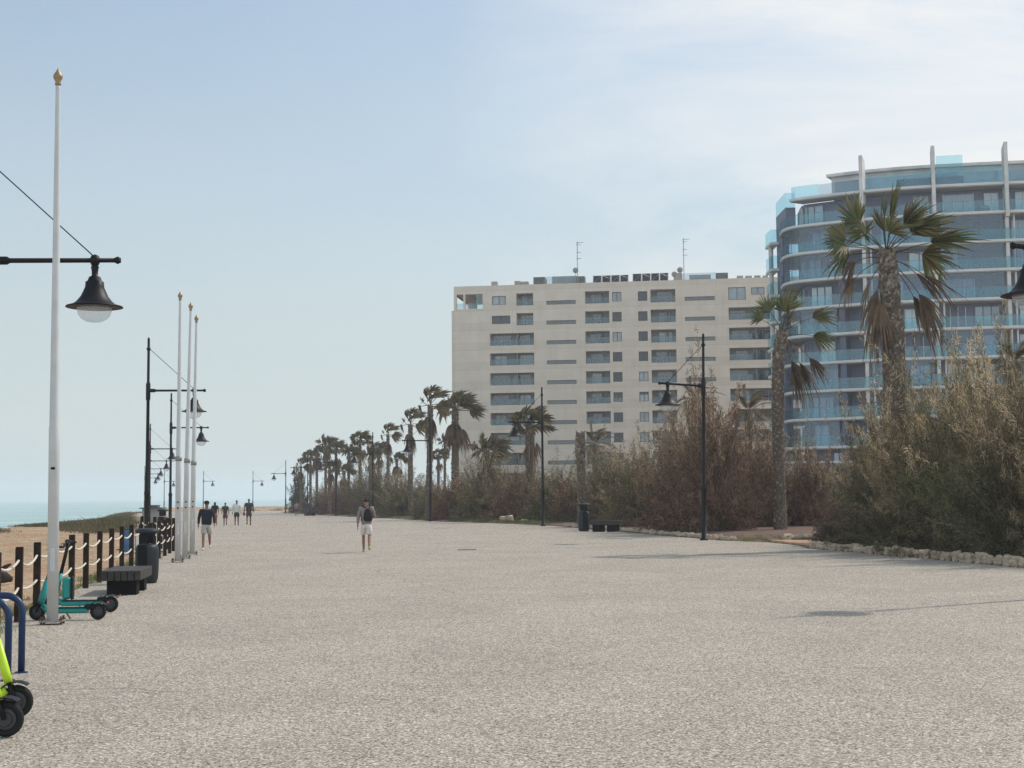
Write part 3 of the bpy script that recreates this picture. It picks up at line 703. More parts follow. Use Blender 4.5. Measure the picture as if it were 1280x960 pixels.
# --- the two big palms on the right, frond by frond
rng = random.Random(3)
def big_palm(lab, px, Y, path_px, rad, fr, dead, boots, s=1.0):
    b0 = at(px, Y); root = empty('fan_palm', b0, lab, 'palm tree', None)
    path = [P(x, y, Y) - b0 for x, y in path_px]; path[0] = Vector((path[0].x, 0, -.1))
    trunk(root, path, rad, boots=boots, rng=rng); top = np.array(path[-1])
    for a in fr:
        add_frond(root, top + np.array((0, 0, rng.uniform(-.15, .15))), [a[0], a[1], a[2] * s, a[3] * s], 'frond_green', 'frond', nseg=34, droop=a[4] if len(a) > 4 else .3, wind=.2, rng=rng, spread=a[5] if len(a) > 5 else 75)
    for a in dead:
        add_frond(root, top + np.array((0, 0, a[5] if len(a) > 5 else -.25)), [a[0], a[1], a[2] * s, a[3] * s], 'frond_dead', 'dead_frond', nseg=24, droop=.75, wind=a[4] if len(a) > 4 else .12, rng=rng, spread=38, pet_sag=.5)
    return root
big_palm('large windblown fan palm rising from the near bushes before the blue building', 1121, 47.3, [(1121, 700), (1119, 520), (1117, 420), (1112, 360), (1108, 317)], [.46, .38, .35, .31, .27],
    [(35, 80, 1.1, 1.45, .05, 52), (160, 54, 1.25, 1.3, .12, 58), (174, 30, 1.3, 1.15, .12, 60), (192, 12, 1.2, 1.1, .22, 60), (150, 10, 1.1, 1.0, .3, 60), (12, 44, 1.1, 1.3, .12, 64), (-12, 24, 1.3, 1.3, .15, 66), (18, 6, 1.15, 1.2, .25, 64), (-30, 40, 1.0, 1.15, .2, 64),
     (125, 42, 1.0, 1.1, .3, 60), (265, 48, .8, .9, .3, 60), (85, 58, 1.0, 1.1, .2, 60), (100, 84, 1.3, .7, .0, 12), (172, 84, 1.2, .75, .0, 12), (330, 58, 1.0, 1.1, .2, 60), (215, 35, 1.0, 1.0, .25, 60), (5, 60, 1.0, 1.15, .1, 55)],
    [(185, -64, .75, 1.2), (200, -72, .8, 1.3), (165, -60, .6, 1.0), (4, -26, 1.0, 1.15, .08), (16, -32, .95, 1.1, .08), (215, -20, .8, .85), (160, 2, .9, .85, .3), (170, 30, 1.0, .8, .3), (30, 14, 1.1, .9, .4), (-30, 0, 1.0, .9, .4)], 900, 1.19)
big_palm('fan palm with slim leaning trunk beside the stone edged soil path', 976, 64.5, [(976, 664), (974, 600), (972, 520), (973, 450), (978, 416)], [.30, .27, .265, .28, .25],
    [(155, 60, 1.0, 1.1, .12, 56), (40, 82, .95, 1.15, .1, 56), (95, 74, .95, 1.05, .1, 50), (172, 42, 1.05, .95, .2, 56), (-10, 32, 1.35, 1.1, .25, 58), (15, 6, 1.3, 1.0, .4, 50), (280, 58, .8, .9, .3, 55), (60, 50, .9, .95, .3, 55)],
    [(-10, -42, .85, 1.2, .1), (12, -52, .75, 1.25, .08), (-30, -60, .65, 1.1, .08), (0, -66, .75, 1.25, .05), (10, -12, 1.1, .95, .25)], 420, 1.15)

# --- palms farther along: three kinds of crown copied, trunks of their own
def fan_crown(seed, ng, nd, nseg=16, wind=.25, up=20):
    g = random.Random(seed); V = []; Q = []; V2 = []; Q2 = []
    for i in range(ng):
        el = g.uniform(-12, 80) if i > 3 else g.uniform(50, 80)
        pet, v, q = frond((0, 0, g.uniform(-.25, .2)), i * 137.5 + g.uniform(-20, 20), el, g.uniform(.55, .95), g.uniform(.75, 1.0), nseg, g.uniform(.1, .45), wind, g.uniform(55, 85), g)
        k = len(V); V += v; Q += [tuple(j + k for j in f) for f in q]
        t = MB(); t.tube(pet, .022, 4, False); k = len(V); V += [np.array(x) for x in t.v]; Q += [tuple(j + k for j in f) for f in t.f]
    for i in range(nd):
        pet, v, q = frond((0, 0, g.uniform(-.5, -.1)), i * 137.5 + g.uniform(-30, 30), g.uniform(-75, -35), g.uniform(.5, .9), g.uniform(.9, 1.3), nseg, .7, .15, 40, g, .5)
        k = len(V2); V2 += v; Q2 += [tuple(j + k for j in f) for f in q]
    return np_mesh('crown', V, Q, 'frond_far'), np_mesh('dead_skirt', V2, Q2, 'frond_dead')
CROWNS = [fan_crown(11, 22, 14), fan_crown(12, 18, 18, wind=.45), fan_crown(13, 26, 8), fan_crown(14, 15, 10, wind=.5)]
def feather_crown(seed, n=26, L=2.4, nl=26):
    g = random.Random(seed); V = []; Q = []
    for i in range(n):
        az = R(i * 137.5); el = R(g.uniform(-5, 78)); a = np.array((math.cos(el) * math.cos(az), math.cos(el) * math.sin(az), math.sin(el))); LL = L * g.uniform(.8, 1.1)
        side = np.array((-math.sin(az), math.cos(az), 0))
        pt = lambda t: a * LL * t + np.array((0, 0, -.55 * LL * t * t * (.4 + math.cos(el)))) + WIND * .15 * LL * t * t
        for j in range(12):
            p, q = pt(j / 12), pt((j + 1) / 12); k = len(V); w = side * .016; V += [p - w, p + w, q + w, q - w]; Q.append((k, k + 1, k + 2, k + 3))
        for j in range(nl):
            t = .15 + .85 * j / nl; p = pt(t); tg = pt(t + .03) - p; tg /= np.linalg.norm(tg); ln = .42 * (1 - .6 * abs(t - .5)) * g.uniform(.85, 1.1)
            for sg in (-1, 1):
                d = side * sg * .75 + tg * .65 + np.array((0, 0, -.22)) ; q = p + d * ln; k = len(V); w = tg * .026
                V += [p - w, p + w, q + w * .2, q - w * .2]; Q.append((k, k + 1, k + 2, k + 3))
    return np_mesh('crown', V, Q, 'frond_far')
FEATH = feather_crown(5)
def far_palm(lab, px, topy, Y, kind, sc=1.0, r=.24, lean=0.0, grp='palms along the promenade', rz=0.0, basepx=None):
    if Y > 140: sc *= .86; r *= .78
    b0 = at(basepx if basepx else px, Y); H = zat(px, topy, Y) - b0.z; xt = P(px, topy, Y).x - b0.x
    root = empty('fan_palm' if kind < 10 else 'feather_palm', b0, lab, 'palm tree', grp)
    g = random.Random(px)
    trunk(root, [(0, 0, -.1), (xt * .3 + lean, 0, H * .35), (xt * .7 + lean, .05, H * .72), (xt, 0, H)], [r * 1.25, r, r * .95, r * .9], boots=110, boot_r=1.1, rng=g)
    if kind < 10:
        for me, nm in zip(CROWNS[kind], ('crown', 'dead_skirt')):
            c = finish(bpy.data.objects.new(nm, me), root); c.location = (xt, 0, H); c.rotation_euler = (0, 0, rz); c.scale = (sc,) * 3 if nm == 'crown' else (sc * .62, sc * .62, sc * .85)
    else:
        c = finish(bpy.data.objects.new('crown', FEATH), root); c.location = (xt, 0, H); c.rotation_euler = (0, 0, rz); c.scale = (sc,) * 3
    return root
far_palm('stocky fan palm with shaggy brown skirt before the beige building', 662, 531, 99, 2, 1.15, .30)
far_palm('broad windblown fan palm at the left edge of the beige building', 569, 512, 117, 1, 1.45, .32)
far_palm('tall thin fan palm beside the street lamp left of the beige building', 538, 507, 112, 3, 1.15, .24, basepx=536)
far_palm('fan palm with two tiers of dry fronds left of the tall thin palm', 513, 531, 133, 3, 1.15, .24)
far_palm('small tufted fan palm over the bushes between the two lamps', 485, 544, 150, 3, 1.1, .22)
far_palm('bushy topped palm just left of the lamp behind the backpack man', 450, 551, 158, 2, 1.15, .22)
far_palm('low brown palm sunk in the bushes at the beige building corner', 608, 566, 106, 0, 1.15, .26)
far_palm('hazy small palm between the thin palm and the broad palm', 556, 553, 172, 0, 1.0, .2)
far_palm('lowest hazy palm left of the broad windblown palm', 548, 570, 165, 2, .9, .2)
far_palm('palm in the distant clump rising highest, spiky top', 407, 556, 190, 0, 1.3, .24)
far_palm('palm in the distant clump just right of the highest one', 420, 562, 186, 2, 1.25, .24)
far_palm('dark palm in the middle left of the distant clump', 396, 566, 196, 1, 1.2, .24)
far_palm('palm at the right end of the distant clump before the tufted ones', 436, 567, 180, 0, 1.15, .24)
far_palm('palm on the left shoulder of the distant clump', 388, 572, 200, 2, 1.2, .24)
far_palm('leftmost small palm leaning out of the distant clump', 376, 583, 205, 3, 1.1, .22)
far_palm('shorter palm below the distant clump, near the far lamp', 412, 585, 176, 0, 1.1, .24)
far_palm('drooping brown palm in the right lower part of the distant clump', 430, 590, 172, 1, 1.1, .24)
far_palm('palm half hidden between lamp and small tufted palm', 463, 569, 165, 0, 1.1, .22)
far_palm('palm behind the small tufted palm, dense round top', 473, 563, 172, 2, 1.1, .22)
far_palm('palm peeping over bushes below the two tiered palm', 496, 575, 160, 1, 1.0, .2)
far_palm('greyish feather palm poking above the bushes before the beige facade', 744, 556, 112, 10, 1.15, .2)
far_palm('feather palm behind the brown bushes right of the tall lamp', 936, 515, 88, 11, 1.1, .25)
far_palm('feather palm tips left of the tall right lamp above the bushes', 868, 500, 92, 12, 1.0, .25)
far_palm('feather palm partly hidden by the near bushes at the right edge', 1268, 455, 52, 13, .8, .25)
hp = empty('dead_palm', at(727, 87), 'headless dead palm trunk standing bare among the bushes', 'dead palm')
hH = zat(727, 541, 87); g_ = random.Random(9)
trunk(hp, [(0, 0, -.1), (.02, 0, hH * .5), (-.03, 0, hH * .8), (0, 0, hH)], [.26, .24, .29, .25], boots=260, boot_r=1.08, rng=g_)

# ------------------------------------------------------------------ tamarisk bushes
def tamarisk(seed, W, H, nb, nt, wid, ln, m, plume=None, low=.35, pl_frac=.35):
    rs = np.random.RandomState(seed)
    az = rs.uniform(0, 2 * np.pi, nb); isl = rs.rand(nb) < low
    el = np.where(isl, np.radians(rs.uniform(2, 38, nb)), np.radians(rs.uniform(35, 88, nb)))
    d = np.stack([np.cos(el) * np.cos(az), np.cos(el) * np.sin(az), np.sin(el)], 1)
    # lumpy outline: branch length to an uneven ellipsoid
    lump = 1 + .24 * np.sin(3 * az + seed) * np.cos(el) + .18 * np.sin(5 * az + 2.1 * seed + 4 * el)
    ell = 1 / np.sqrt((np.cos(el) / (W / 2)) ** 2 + (np.sin(el) / H) ** 2); L = ell * lump * rs.uniform(.62, 1.0, nb) * np.where(el > 1.05, .88, 1)
    o = np.stack([rs.normal(0, W * .08, nb), rs.normal(0, W * .08, nb), np.full(nb, .03)], 1)
    bend = rs.normal(0, .16, (nb, 3)); bend[:, 2] = rs.uniform(-.22, .06, nb)
    def pt(i, t): return o[i] + d[i] * (L[i] * t)[:, None] + bend[i] * (L[i] * t * t)[:, None] + (np.sin(t * 6 + i) * .05 * L[i] * t)[:, None] * np.stack([-d[i][:, 1], d[i][:, 0], np.zeros(len(i))], 1)
    bi = np.repeat(np.arange(nb), nt); t = rs.beta(2.2, 1.0, nb * nt) * .88 + .14
    p = pt(bi, t) + rs.normal(0, 1, (nb * nt, 3)) * (.035 + .07 * (1 - t))[:, None] * (W / 4)
    tg = pt(bi, np.minimum(t + .05, 1.05)) - pt(bi, t); tg /= np.linalg.norm(tg, axis=1)[:, None] + 1e-9
    dr = tg * .62 + rs.normal(0, .52, p.shape); dr[:, 2] += .16; dr /= np.linalg.norm(dr, axis=1)[:, None]
    l = ln * rs.uniform(.5, 1.3, len(p)); w = np.cross(dr, rs.normal(0, 1, p.shape)); w /= np.linalg.norm(w, axis=1)[:, None] + 1e-9
    sag = np.zeros_like(p); sag[:, 2] = -.12 * l; sag[:, 0] += .08 * l
    wd = wid * rs.uniform(.6, 1.3, len(p)); p[:, 2] = np.maximum(p[:, 2], .03)
    q1 = p + dr * (l * .5)[:, None]; q2 = p + dr * l[:, None] + sag; q2[:, 2] = np.maximum(q2[:, 2], .02)
    V = np.stack([p - w * (wd * .5)[:, None], p + w * (wd * .5)[:, None], q1 - w * wd[:, None], q1 + w * wd[:, None], q2 - w * (wd * .25)[:, None], q2 + w * (wd * .25)[:, None]], 1)
    sel = np.zeros(len(p), bool)
    if plume: sel = (t > .66) & (p[:, 2] > H * (.46 + .16 * np.sin(bi * 2.3))) & (rs.rand(len(p)) < pl_frac) & (np.sin(bi * 1.7) > -.55)
    def mk(mask, name, mm):
        v = V[mask].reshape(-1, 3); k = np.arange(mask.sum())[:, None] * 6
        q = np.concatenate([k + np.array([[0, 1, 3, 2]]), k + np.array([[2, 3, 5, 4]])]); return np_mesh(name, v, q, mm)
    out = [mk(~sel, 'foliage', m)]
    if plume: out.append(mk(sel, 'plume', plume))
    b = MB(); n2 = min(nb, 130)
    for i in range(n2):
        ii = np.full(8, i); pts = pt(ii, np.linspace(0, .97, 8)); r0 = .0065 * W * (1.7 if i % 5 == 0 else .7); b.tube([Vector(x) for x in pts], list(np.linspace(r0, r0 * .18, 8)), 5, False)
    me = bpy.data.meshes.new('branches'); me.from_pydata(b.v, [], b.f); me.materials.append(MATS['twig']); out.append(me)
    return out
TW = 5.0; TH = 5.0   # all variants are built 5 m wide and 5 m high, then fitted
KN = {
 'near_a': tamarisk(1, TW, TH, 380, 215, .0075, .15, 'tamarisk', 'plume', .42, .62),
 'near_b': tamarisk(2, TW, TH, 380, 215, .0075, .15, 'tamarisk_green', 'plume', .42, .50),
 'mid_a': tamarisk(3, TW, TH, 320, 115, .0105, .21, 'tamarisk_brown', 'plume', .40, .22),
 'mid_b': tamarisk(4, TW, TH, 320, 115, .0105, .21, 'tamarisk', 'plume', .40, .34),
 'mid_c': tamarisk(5, TW, TH, 320, 115, .0105, .21, 'tamarisk_green', 'plume', .40, .14),
 'dark': tamarisk(6, TW, TH, 340, 110, .0115, .22, 'tamarisk_dark', None, .5),
 'pine': tamarisk(7, TW, TH, 160, 60, .03, .40, 'needle', None, .3),
}
BG = 'tamarisk bushes of the planting bed'
bushes = [
 (1056, 45.5, 84, 622, 'dark', 'small dark rounded bush at the left end of the near stone edged bed'),
 (1132, 43.6, 95, 560, 'near_b', 'low greenish bush right behind the stones, in front of the large palm trunk'),
 (1116, 44.6, 142, 470, 'near_b', 'greenish feathery bush at the left side of the near bed, below the large palm'),
 (1198, 40.5, 205, 425, 'near_a', 'tall tan plumed bush right of the large palm'),
 (1285, 37.5, 215, 400, 'near_b', 'tan plumed bush at the right edge, nearest in the bed'),
 (1385, 37, 220, 395, 'near_a', 'big bush mostly beyond the right frame edge'),
 (1245, 46, 220, 418, 'near_a', 'tall pale bush behind the two plumed ones at right'),
 (1140, 51, 170, 440, 'mid_b', 'bush behind the greenish one, around the large palm trunk'),
 (1085, 55, 90, 530, 'mid_a', 'thin twiggy bush against the blue building, left of the greenish bush'),
 (1014, 71, 88, 548, 'mid_a', 'brown bush right of the slim leaning palm trunk'),
 (944, 71, 105, 528, 'mid_a', 'brown bush left of the slim leaning palm trunk'),
 (888, 65, 130, 468, 'mid_a', 'tallest brown bush, right behind the tall right lamp'),
 (848, 69, 110, 522, 'mid_a', 'dark brown bush just left of the tall right lamp'),
 (800, 76, 100, 548, 'mid_b', 'pale twiggy bush right of the bench'),
 (762, 81, 85, 556, 'mid_c', 'olive tinted bush behind the right bench and bin'),
 (722, 89, 75, 590, 'mid_a', 'low dark bush under the headless palm trunk'),
 (695, 94, 80, 578, 'mid_c', 'bush between the stocky palm lamp and the headless trunk'),
 (648, 99, 80, 580, 'mid_a', 'dark bush at the foot of the stocky palm'),
 (608, 105, 85, 560, 'mid_b', 'pale brown bush around the low brown palm'),
 (572, 110, 75, 588, 'mid_a', 'dark bush right of the tall thin palm'),
 (545, 118, 65, 600, 'mid_c', 'bush directly behind the tall thin palm and its lamp'),
 (508, 128, 75, 584, 'mid_b', 'pale bush at the right shoulder of the backpack man'),
 (474, 138, 75, 572, 'mid_c', 'bush behind the backpack man and the lamp there'),
 (445, 150, 60, 590, 'mid_a', 'brown bush left of the backpack man'),
 (421, 162, 50, 597, 'mid_a', 'brown bush behind the lamp in front of the palm clump'),
 (402, 176, 46, 606, 'mid_c', 'bush below the distant palm clump'),
 (374, 198, 24, 584, 'pine', 'narrow dark green tree at the left end of the palm clump'),
 (960, 82, 130, 545, 'mid_c', 'bush in the second row behind the slim leaning palm'),
 (876, 82, 125, 495, 'mid_b', 'bush in the second row behind the tall right lamp'),
 (775, 95, 120, 570, 'mid_a', 'bush in the second row behind the right bench'),
 (660, 112, 110, 592, 'mid_c', 'bush in the second row behind the stocky palm'),
 (530, 140, 80, 602, 'mid_a', 'bush in the second row behind the tall thin palm'),
]
for i, (px, Y, wpx, topy, kind, lab) in enumerate(bushes):
    for _ in range(60):
        W = wpx / F * Y
        if at(px, Y).x - W * (.47 if Y < 60 else .42) >= interp(RIGHT, Y) + (.25 if Y < 60 else .1): break
        Y += .5
    b0 = at(px, Y); b0.z += .10; H = (zat(px, topy, Y) - b0.z) * (1.10 if Y < 60 else 1.2)
    g = random.Random(i); root = empty('narrow_tree' if kind == 'pine' else 'tamarisk_bush', b0, lab, 'tree' if kind == 'pine' else 'bush', None if kind == 'pine' else BG, g.uniform(0, 6.28))
    root.scale = (W / TW, W / TW, H / TH)
    for me in KN[kind]:
        c = finish(bpy.data.objects.new(me.name.split('.')[0], me), root)
        if c.name[:6] in ('foliag', 'plume', 'plume.'): tag(c, kind='stuff')

# ------------------------------------------------------------------ stuff: grass, dune scrub, dry tufts
def tufts(name, pts, hs, nb, wid, m, lean=.45, kind='stuff', seed=0, spread=.16):
    rs = np.random.RandomState(seed); pts = np.array(pts); hs = np.array(hs); n = len(pts) * nb
    i = np.repeat(np.arange(len(pts)), nb); a = rs.uniform(0, 2 * np.pi, n)
    p = pts[i] + np.stack([rs.normal(0, 1, n) * spread * (1 + hs[i]), rs.normal(0, 1, n) * spread * (1 + hs[i]), np.zeros(n)], 1)
    h = hs[i] * rs.uniform(.45, 1.15, n); d = np.stack([np.cos(a) * lean * h * rs.rand(n), np.sin(a) * lean * h * rs.rand(n), h], 1)
    w = np.stack([-np.sin(a * 1.7), np.cos(a * 1.7), np.zeros(n)], 1) * (wid * (.5 + hs[i]))[:, None]
    p[:, 2] -= .03; q = p + d * .6; q[:, 2] += h * .05; e = p + d
    V = np.stack([p - w, p + w, q - w * .8, q + w * .8, e - w * .15, e + w * .15], 1).reshape(-1, 3); k = np.arange(n)[:, None] * 6
    Q = np.concatenate([k + np.array([[0, 1, 3, 2]]), k + np.array([[2, 3, 5, 4]])])
    return tag(finish(bpy.data.objects.new(name, np_mesh(name, V, Q, m))), kind=kind)
g = random.Random(21); pts = []; hs = []
TOPL = [(-400, 664), (-60, 660), (0, 656.5), (60, 651.5), (100, 647), (140, 642), (165, 636.5), (200, 637), (250, 635), (330, 632), (370, 631)]
BOTL = [(-400, 676), (0, 665), (60, 661), (80, 664), (120, 668), (175, 668), (200, 655), (400, 650)]
def pix(p):
    v = CAMR.transposed() @ (Vector(p) - Vector((0, 0, EYE))); return CX - F * v.x / v.z, CY + F * v.y / v.z
tries = 0
while len(pts) < 4200 and tries < 60000:
    tries += 1
    y = g.uniform(66, 345) if g.random() < .6 else g.uniform(70, 130); x = interp([(a, b) for a, b in COAST if a <= 330] + [(352, -70)], y) + abs(g.gauss(0, 1)) * 7 - 1.5
    if y > 300: x = g.uniform(-78, -30)
    if y < 300 and x > interp(LEFT, y) - 1.2: continue
    if coast_dist(x, y) < -4: continue
    z = gh(x, y); u, v = pix((x, y, z))
    if v > np.interp(u, *zip(*BOTL)) + g.uniform(-5, 1.5): continue
    room = zat(u, float(np.interp(u, *zip(*TOPL))) + g.uniform(0, 3.5) * (.3 if u < 90 else 1), y) - z
    if room < .04: continue
    hh = min(room, g.uniform(.15, 1.1)) * g.uniform(.35, 1) * (.55 + .45 * hnoise(x * 3.1, y * 1.3)) * (1 if v < np.interp(u, *zip(*BOTL)) - 4 else .5)
    if u < 90: hh = max(hh, min(room, .3) * g.uniform(.5, 1))
    if hh < .04 or hnoise(x * 1.7 + 3, y * .9) < -.55: continue
    pts.append((x, y, z)); hs.append(hh)
tufts('dune_scrub', pts, hs, 34, .020, 'scrub', 1.5, seed=1, spread=.34)
pts = []; hs = []
while len(pts) < 900:
    y = g.uniform(86, 104); x = interp(RIGHT, y) + g.uniform(.15, 2.6); pts.append((x, y, zg(y) + .06)); hs.append(g.uniform(.08, .26))
for _ in range(300):
    y = g.uniform(112, 135); x = interp(RIGHT, y) + g.uniform(.15, 2.0); pts.append((x, y, zg(y) + .06)); hs.append(g.uniform(.08, .26))
for _ in range(70):
    y = g.uniform(55.5, 60); x = interp(RIGHT, y) + g.uniform(.6, 2.2); pts.append((x, y, .06)); hs.append(g.uniform(.06, .16))
for _ in range(110):
    y = g.uniform(53.2, 57); x = g.uniform(8.6, 12.4); pts.append((x, y, .08)); hs.append(g.uniform(.05, .2))
for _ in range(420):
    y = g.uniform(14, 49); x = interp([(Y, at(px, Y, 0).x) for Y, px in fx], y) - abs(g.gauss(0, .35)) - .02; pts.append((x, y, -.03))
    hs.append(g.uniform(.04, .17) * (1 if math.sin(y * 1.9) > -.2 else .3))
tufts('grass', pts, hs, 26, .006, 'grass', .8, seed=2, spread=.09)
mat('straw', (.34, .25, .15), .95, var=.35, scale=2, island=.5)
pts = []; hs = []
while len(pts) < 3600:
    y = g.uniform(16, 80); x = interp(LEFT, y) - g.uniform(.4, 14); 
    if coast_dist(x, y) < 3: continue
    pts.append((x, y, gh(x, y))); hs.append(g.uniform(.02, .10) * (1 if hnoise(x * 2, y * 2) > -.3 else .3))
tufts('dry_grass', pts, hs, 16, .006, 'straw', 1.6, seed=3, spread=.2)

# ------------------------------------------------------------------ stones
def stone_mesh(seed):
    import bmesh
    bm = bmesh.new(); bmesh.ops.create_icosphere(bm, subdivisions=3, radius=.5); rs = random.Random(seed); ph = [rs.uniform(0, 6) for _ in range(6)]
    for v in bm.verts:
        c = v.co; k = 1 + .14 * math.sin(c.x * 7 + ph[0]) * math.sin(c.y * 6 + ph[1]) + .10 * math.sin(c.z * 9 + ph[2]) + .05 * math.sin(c.x * 17 + ph[3]) * math.sin(c.z * 15 + ph[4])
        m_ = max(abs(c.x), abs(c.y), abs(c.z)) / .5; v.co = c * k / (m_ ** .55)
    me = bpy.data.meshes.new('edging_stone'); bm.to_mesh(me); bm.free(); me.materials.append(MATS['stone']); return me
SM = [stone_mesh(i) for i in range(6)]
def stone(name, p, d, lab, cat, grp):
    o = finish(bpy.data.objects.new(name, random.choice(SM))); o.location = p; o.scale = d; o.rotation_euler = (random.uniform(-.2, .2), random.uniform(-.2, .2), random.uniform(0, 6.3)); tag(o, lab, cat, grp)
y = 29.0
while y < 47.3:
    s = random.uniform(.20, .36); stone('edging_stone', (interp(RIGHT, y) + .12 + random.uniform(-.04, .04), y, .09), (s, s * random.uniform(.75, 1), random.uniform(.24, .36)), 'pale rough stone in the curved row edging the nearest bush bed', 'stone', 'stones edging the near bed'); y += s * 1.28
for t in np.linspace(0, 1, 8):
    s = random.uniform(.2, .32); p = Vector((9.95, 47.4, .08)).lerp(Vector((12.2, 49.0, .10)), t); stone('edging_stone', p, (s, s, .26), 'pale rough stone in the curved row edging the nearest bush bed', 'stone', 'stones edging the near bed')
y = 55.5
while y < 82:
    if random.random() < .85:
        s = random.uniform(.18, .36); stone('edging_stone', (interp(RIGHT, y) + .22 + random.uniform(-.06, .1), y, .07), (s, s * .9, random.uniform(.16, .30)), 'pale stone in the straight row below the brown bushes by the tall lamp', 'stone', 'stones edging the far bed')
    y += random.uniform(.32, .5)
for px, Y, d, lab in [(1003, 53.8, (.95, .6, .35), 'wide flat pale boulder beside the soil path by the slim palm'), (1022, 55.0, (.5, .4, .4), 'small boulder behind the flat one by the soil path'), (985, 54.6, (.6, .45, .3), 'boulder at the foot of the slim leaning palm'), (634, 95, (.9, .6, .75), 'pinkish boulder in the grass below the stocky palm'), (655, 93, (.6, .5, .3), 'small pale boulder right of the pinkish one in the grass')]:
    p = at(px, Y); p.z += .12; stone('boulder', p, d, lab, 'boulder', None)
o = empty('driftwood', at(-1, 31.5, -.02), 'charred dark driftwood lying on the sand at the left edge', 'driftwood')
m_ = MB(); m_.tube([(-.6, 0, .12), (-.2, .05, .22), (.1, 0, .16), (.28, .03, .10)], [.16, .2, .14, .05], 8); m_.build('log', 'dry_log', o, True)
m_ = MB(); m_.tube([(-.1, .05, .2), (.1, .1, .38), (.22, .1, .44)], [.07, .05, .02], 7); m_.build('branch_stub', 'dry_log', o, True)

# ------------------------------------------------------------------ beige apartment building
def facade_mat():
    m = bpy.data.materials.new('beige_panels'); m.use_nodes = True; nt = m.node_tree; N = nt.nodes; L = nt.links; b = N['Principled BSDF']; b.inputs['Roughness'].default_value = .9
    tc = N.new('ShaderNodeTexCoord'); sx = N.new('ShaderNodeSeparateXYZ'); L.new(tc.outputs['Object'], sx.inputs[0])
    def math_(op, a, v=None):
        q = N.new('ShaderNodeMath'); q.operation = op; L.new(a, q.inputs[0])
        if v is not None:
            if isinstance(v, float): q.inputs[1].default_value = v
            else: L.new(v, q.inputs[1])
        return q.outputs[0]
    def line(o, per, off, w):
        f = math_('FRACT', math_('DIVIDE', math_('ADD', o, off), per)); return math_('LESS_THAN', f, w / per)
    l1 = line(sx.outputs['Z'], 3.03, .42, .07); l2 = line(sx.outputs['Z'], 3.03, -.75, .06); l3 = line(sx.outputs['X'], 5.1, 1.1, .05)
    s = math_('MAXIMUM', math_('MAXIMUM', l1, l2), l3)
    band = line(sx.outputs['Z'], 3.03, .42, 1.17)
    n = N.new('ShaderNodeTexNoise'); n.inputs['Scale'].default_value = .5; n.inputs['Detail'].default_value = 6; L.new(tc.outputs['Object'], n.inputs['Vector'])
    mp = N.new('ShaderNodeMapping'); mp.inputs['Scale'].default_value = (2.2, 2.2, .18); L.new(tc.outputs['Object'], mp.inputs['Vector'])
    n2 = N.new('ShaderNodeTexNoise'); n2.inputs['Scale'].default_value = 1; n2.inputs['Detail'].default_value = 5; L.new(mp.outputs[0], n2.inputs['Vector'])
    r = N.new('ShaderNodeValToRGB'); L.new(n.outputs['Fac'], r.inputs['Fac']); e = r.color_ramp.elements
    e[0].position = .35; e[0].color = (.63, .525, .43, 1); e[1].position = .65; e[1].color = (.685, .58, .48, 1)
    def dark(c, f, k):
        x = N.new('ShaderNodeMix'); x.data_type = 'RGBA'; x.blend_type = 'MULTIPLY'; L.new(f, x.inputs['Factor']); L.new(c, x.inputs['A']); x.inputs['B'].default_value = (k, k, k * .98, 1); return x.outputs['Result']
    c = dark(r.outputs['Color'], s, .88); c = dark(c, band, .94)
    mr = N.new('ShaderNodeMapRange'); mr.inputs['From Min'].default_value = .5; mr.inputs['From Max'].default_value = .75; L.new(n2.outputs['Fac'], mr.inputs['Value']); c = dark(c, mr.outputs['Result'], .93)
    L.new(c, b.inputs['Base Color']); return m
FAC = facade_mat()
mat('alu_dark', (.055, .06, .07), .45, var=.1, scale=3)
mat('pane_dark', (.030, .040, .05), .06, var=.35, scale=.35, spec=.8)
mat('pane_curtain', (.20, .235, .25), .12, var=.3, scale=.5, spec=.8)
mat('shutter', (.085, .09, .10), .6, var=.1, scale=2)
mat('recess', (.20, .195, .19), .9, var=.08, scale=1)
mat('door_frame', (.42, .42, .42), .5)
mat('solar', (.010, .011, .016), .25)
mat('roof_box', (.30, .285, .26), .9, var=.15, scale=1)
mat('roof_dark', (.10, .11, .10), .85, var=.2, scale=1)
glass('rail_clear', (.76, .82, .85), .03)
glass('rail_cyan', (.72, .87, .90), .04)
glass('curtain_glass', (.76, .81, .88), .04)
A = at(568.6, 216, 0); B = at(975, 209, 0); E = (B - A).normalized(); BRZ = math.atan2(E.y, E.x); NB = Vector((E.y, -E.x, 0))
def fac(zx, zy, back=0.0):
    """(u, z) on the beige facade of a place read off the enlarged photograph"""
    px, py = 560 + zx / 3, 280 + zy / 3; d = CAMR @ Vector(((px - CX) / F, -(py - CY) / F, -1)); o = Vector((0, 0, EYE))
    A2 = A - NB * back; t = (A2 - o).dot(NB) / d.dot(NB); p = o + d * t; return (p - A2).dot(E), p.z
gb = empty('apartment_building', A, 'beige concrete apartment block with rows of recessed balconies', 'building', None, BRZ)
WB = 52.0; HB = 33.75; DB = 12.0; PER = 3.03
holes = []; items = []
def U(zx): return fac(zx, 400)[0]
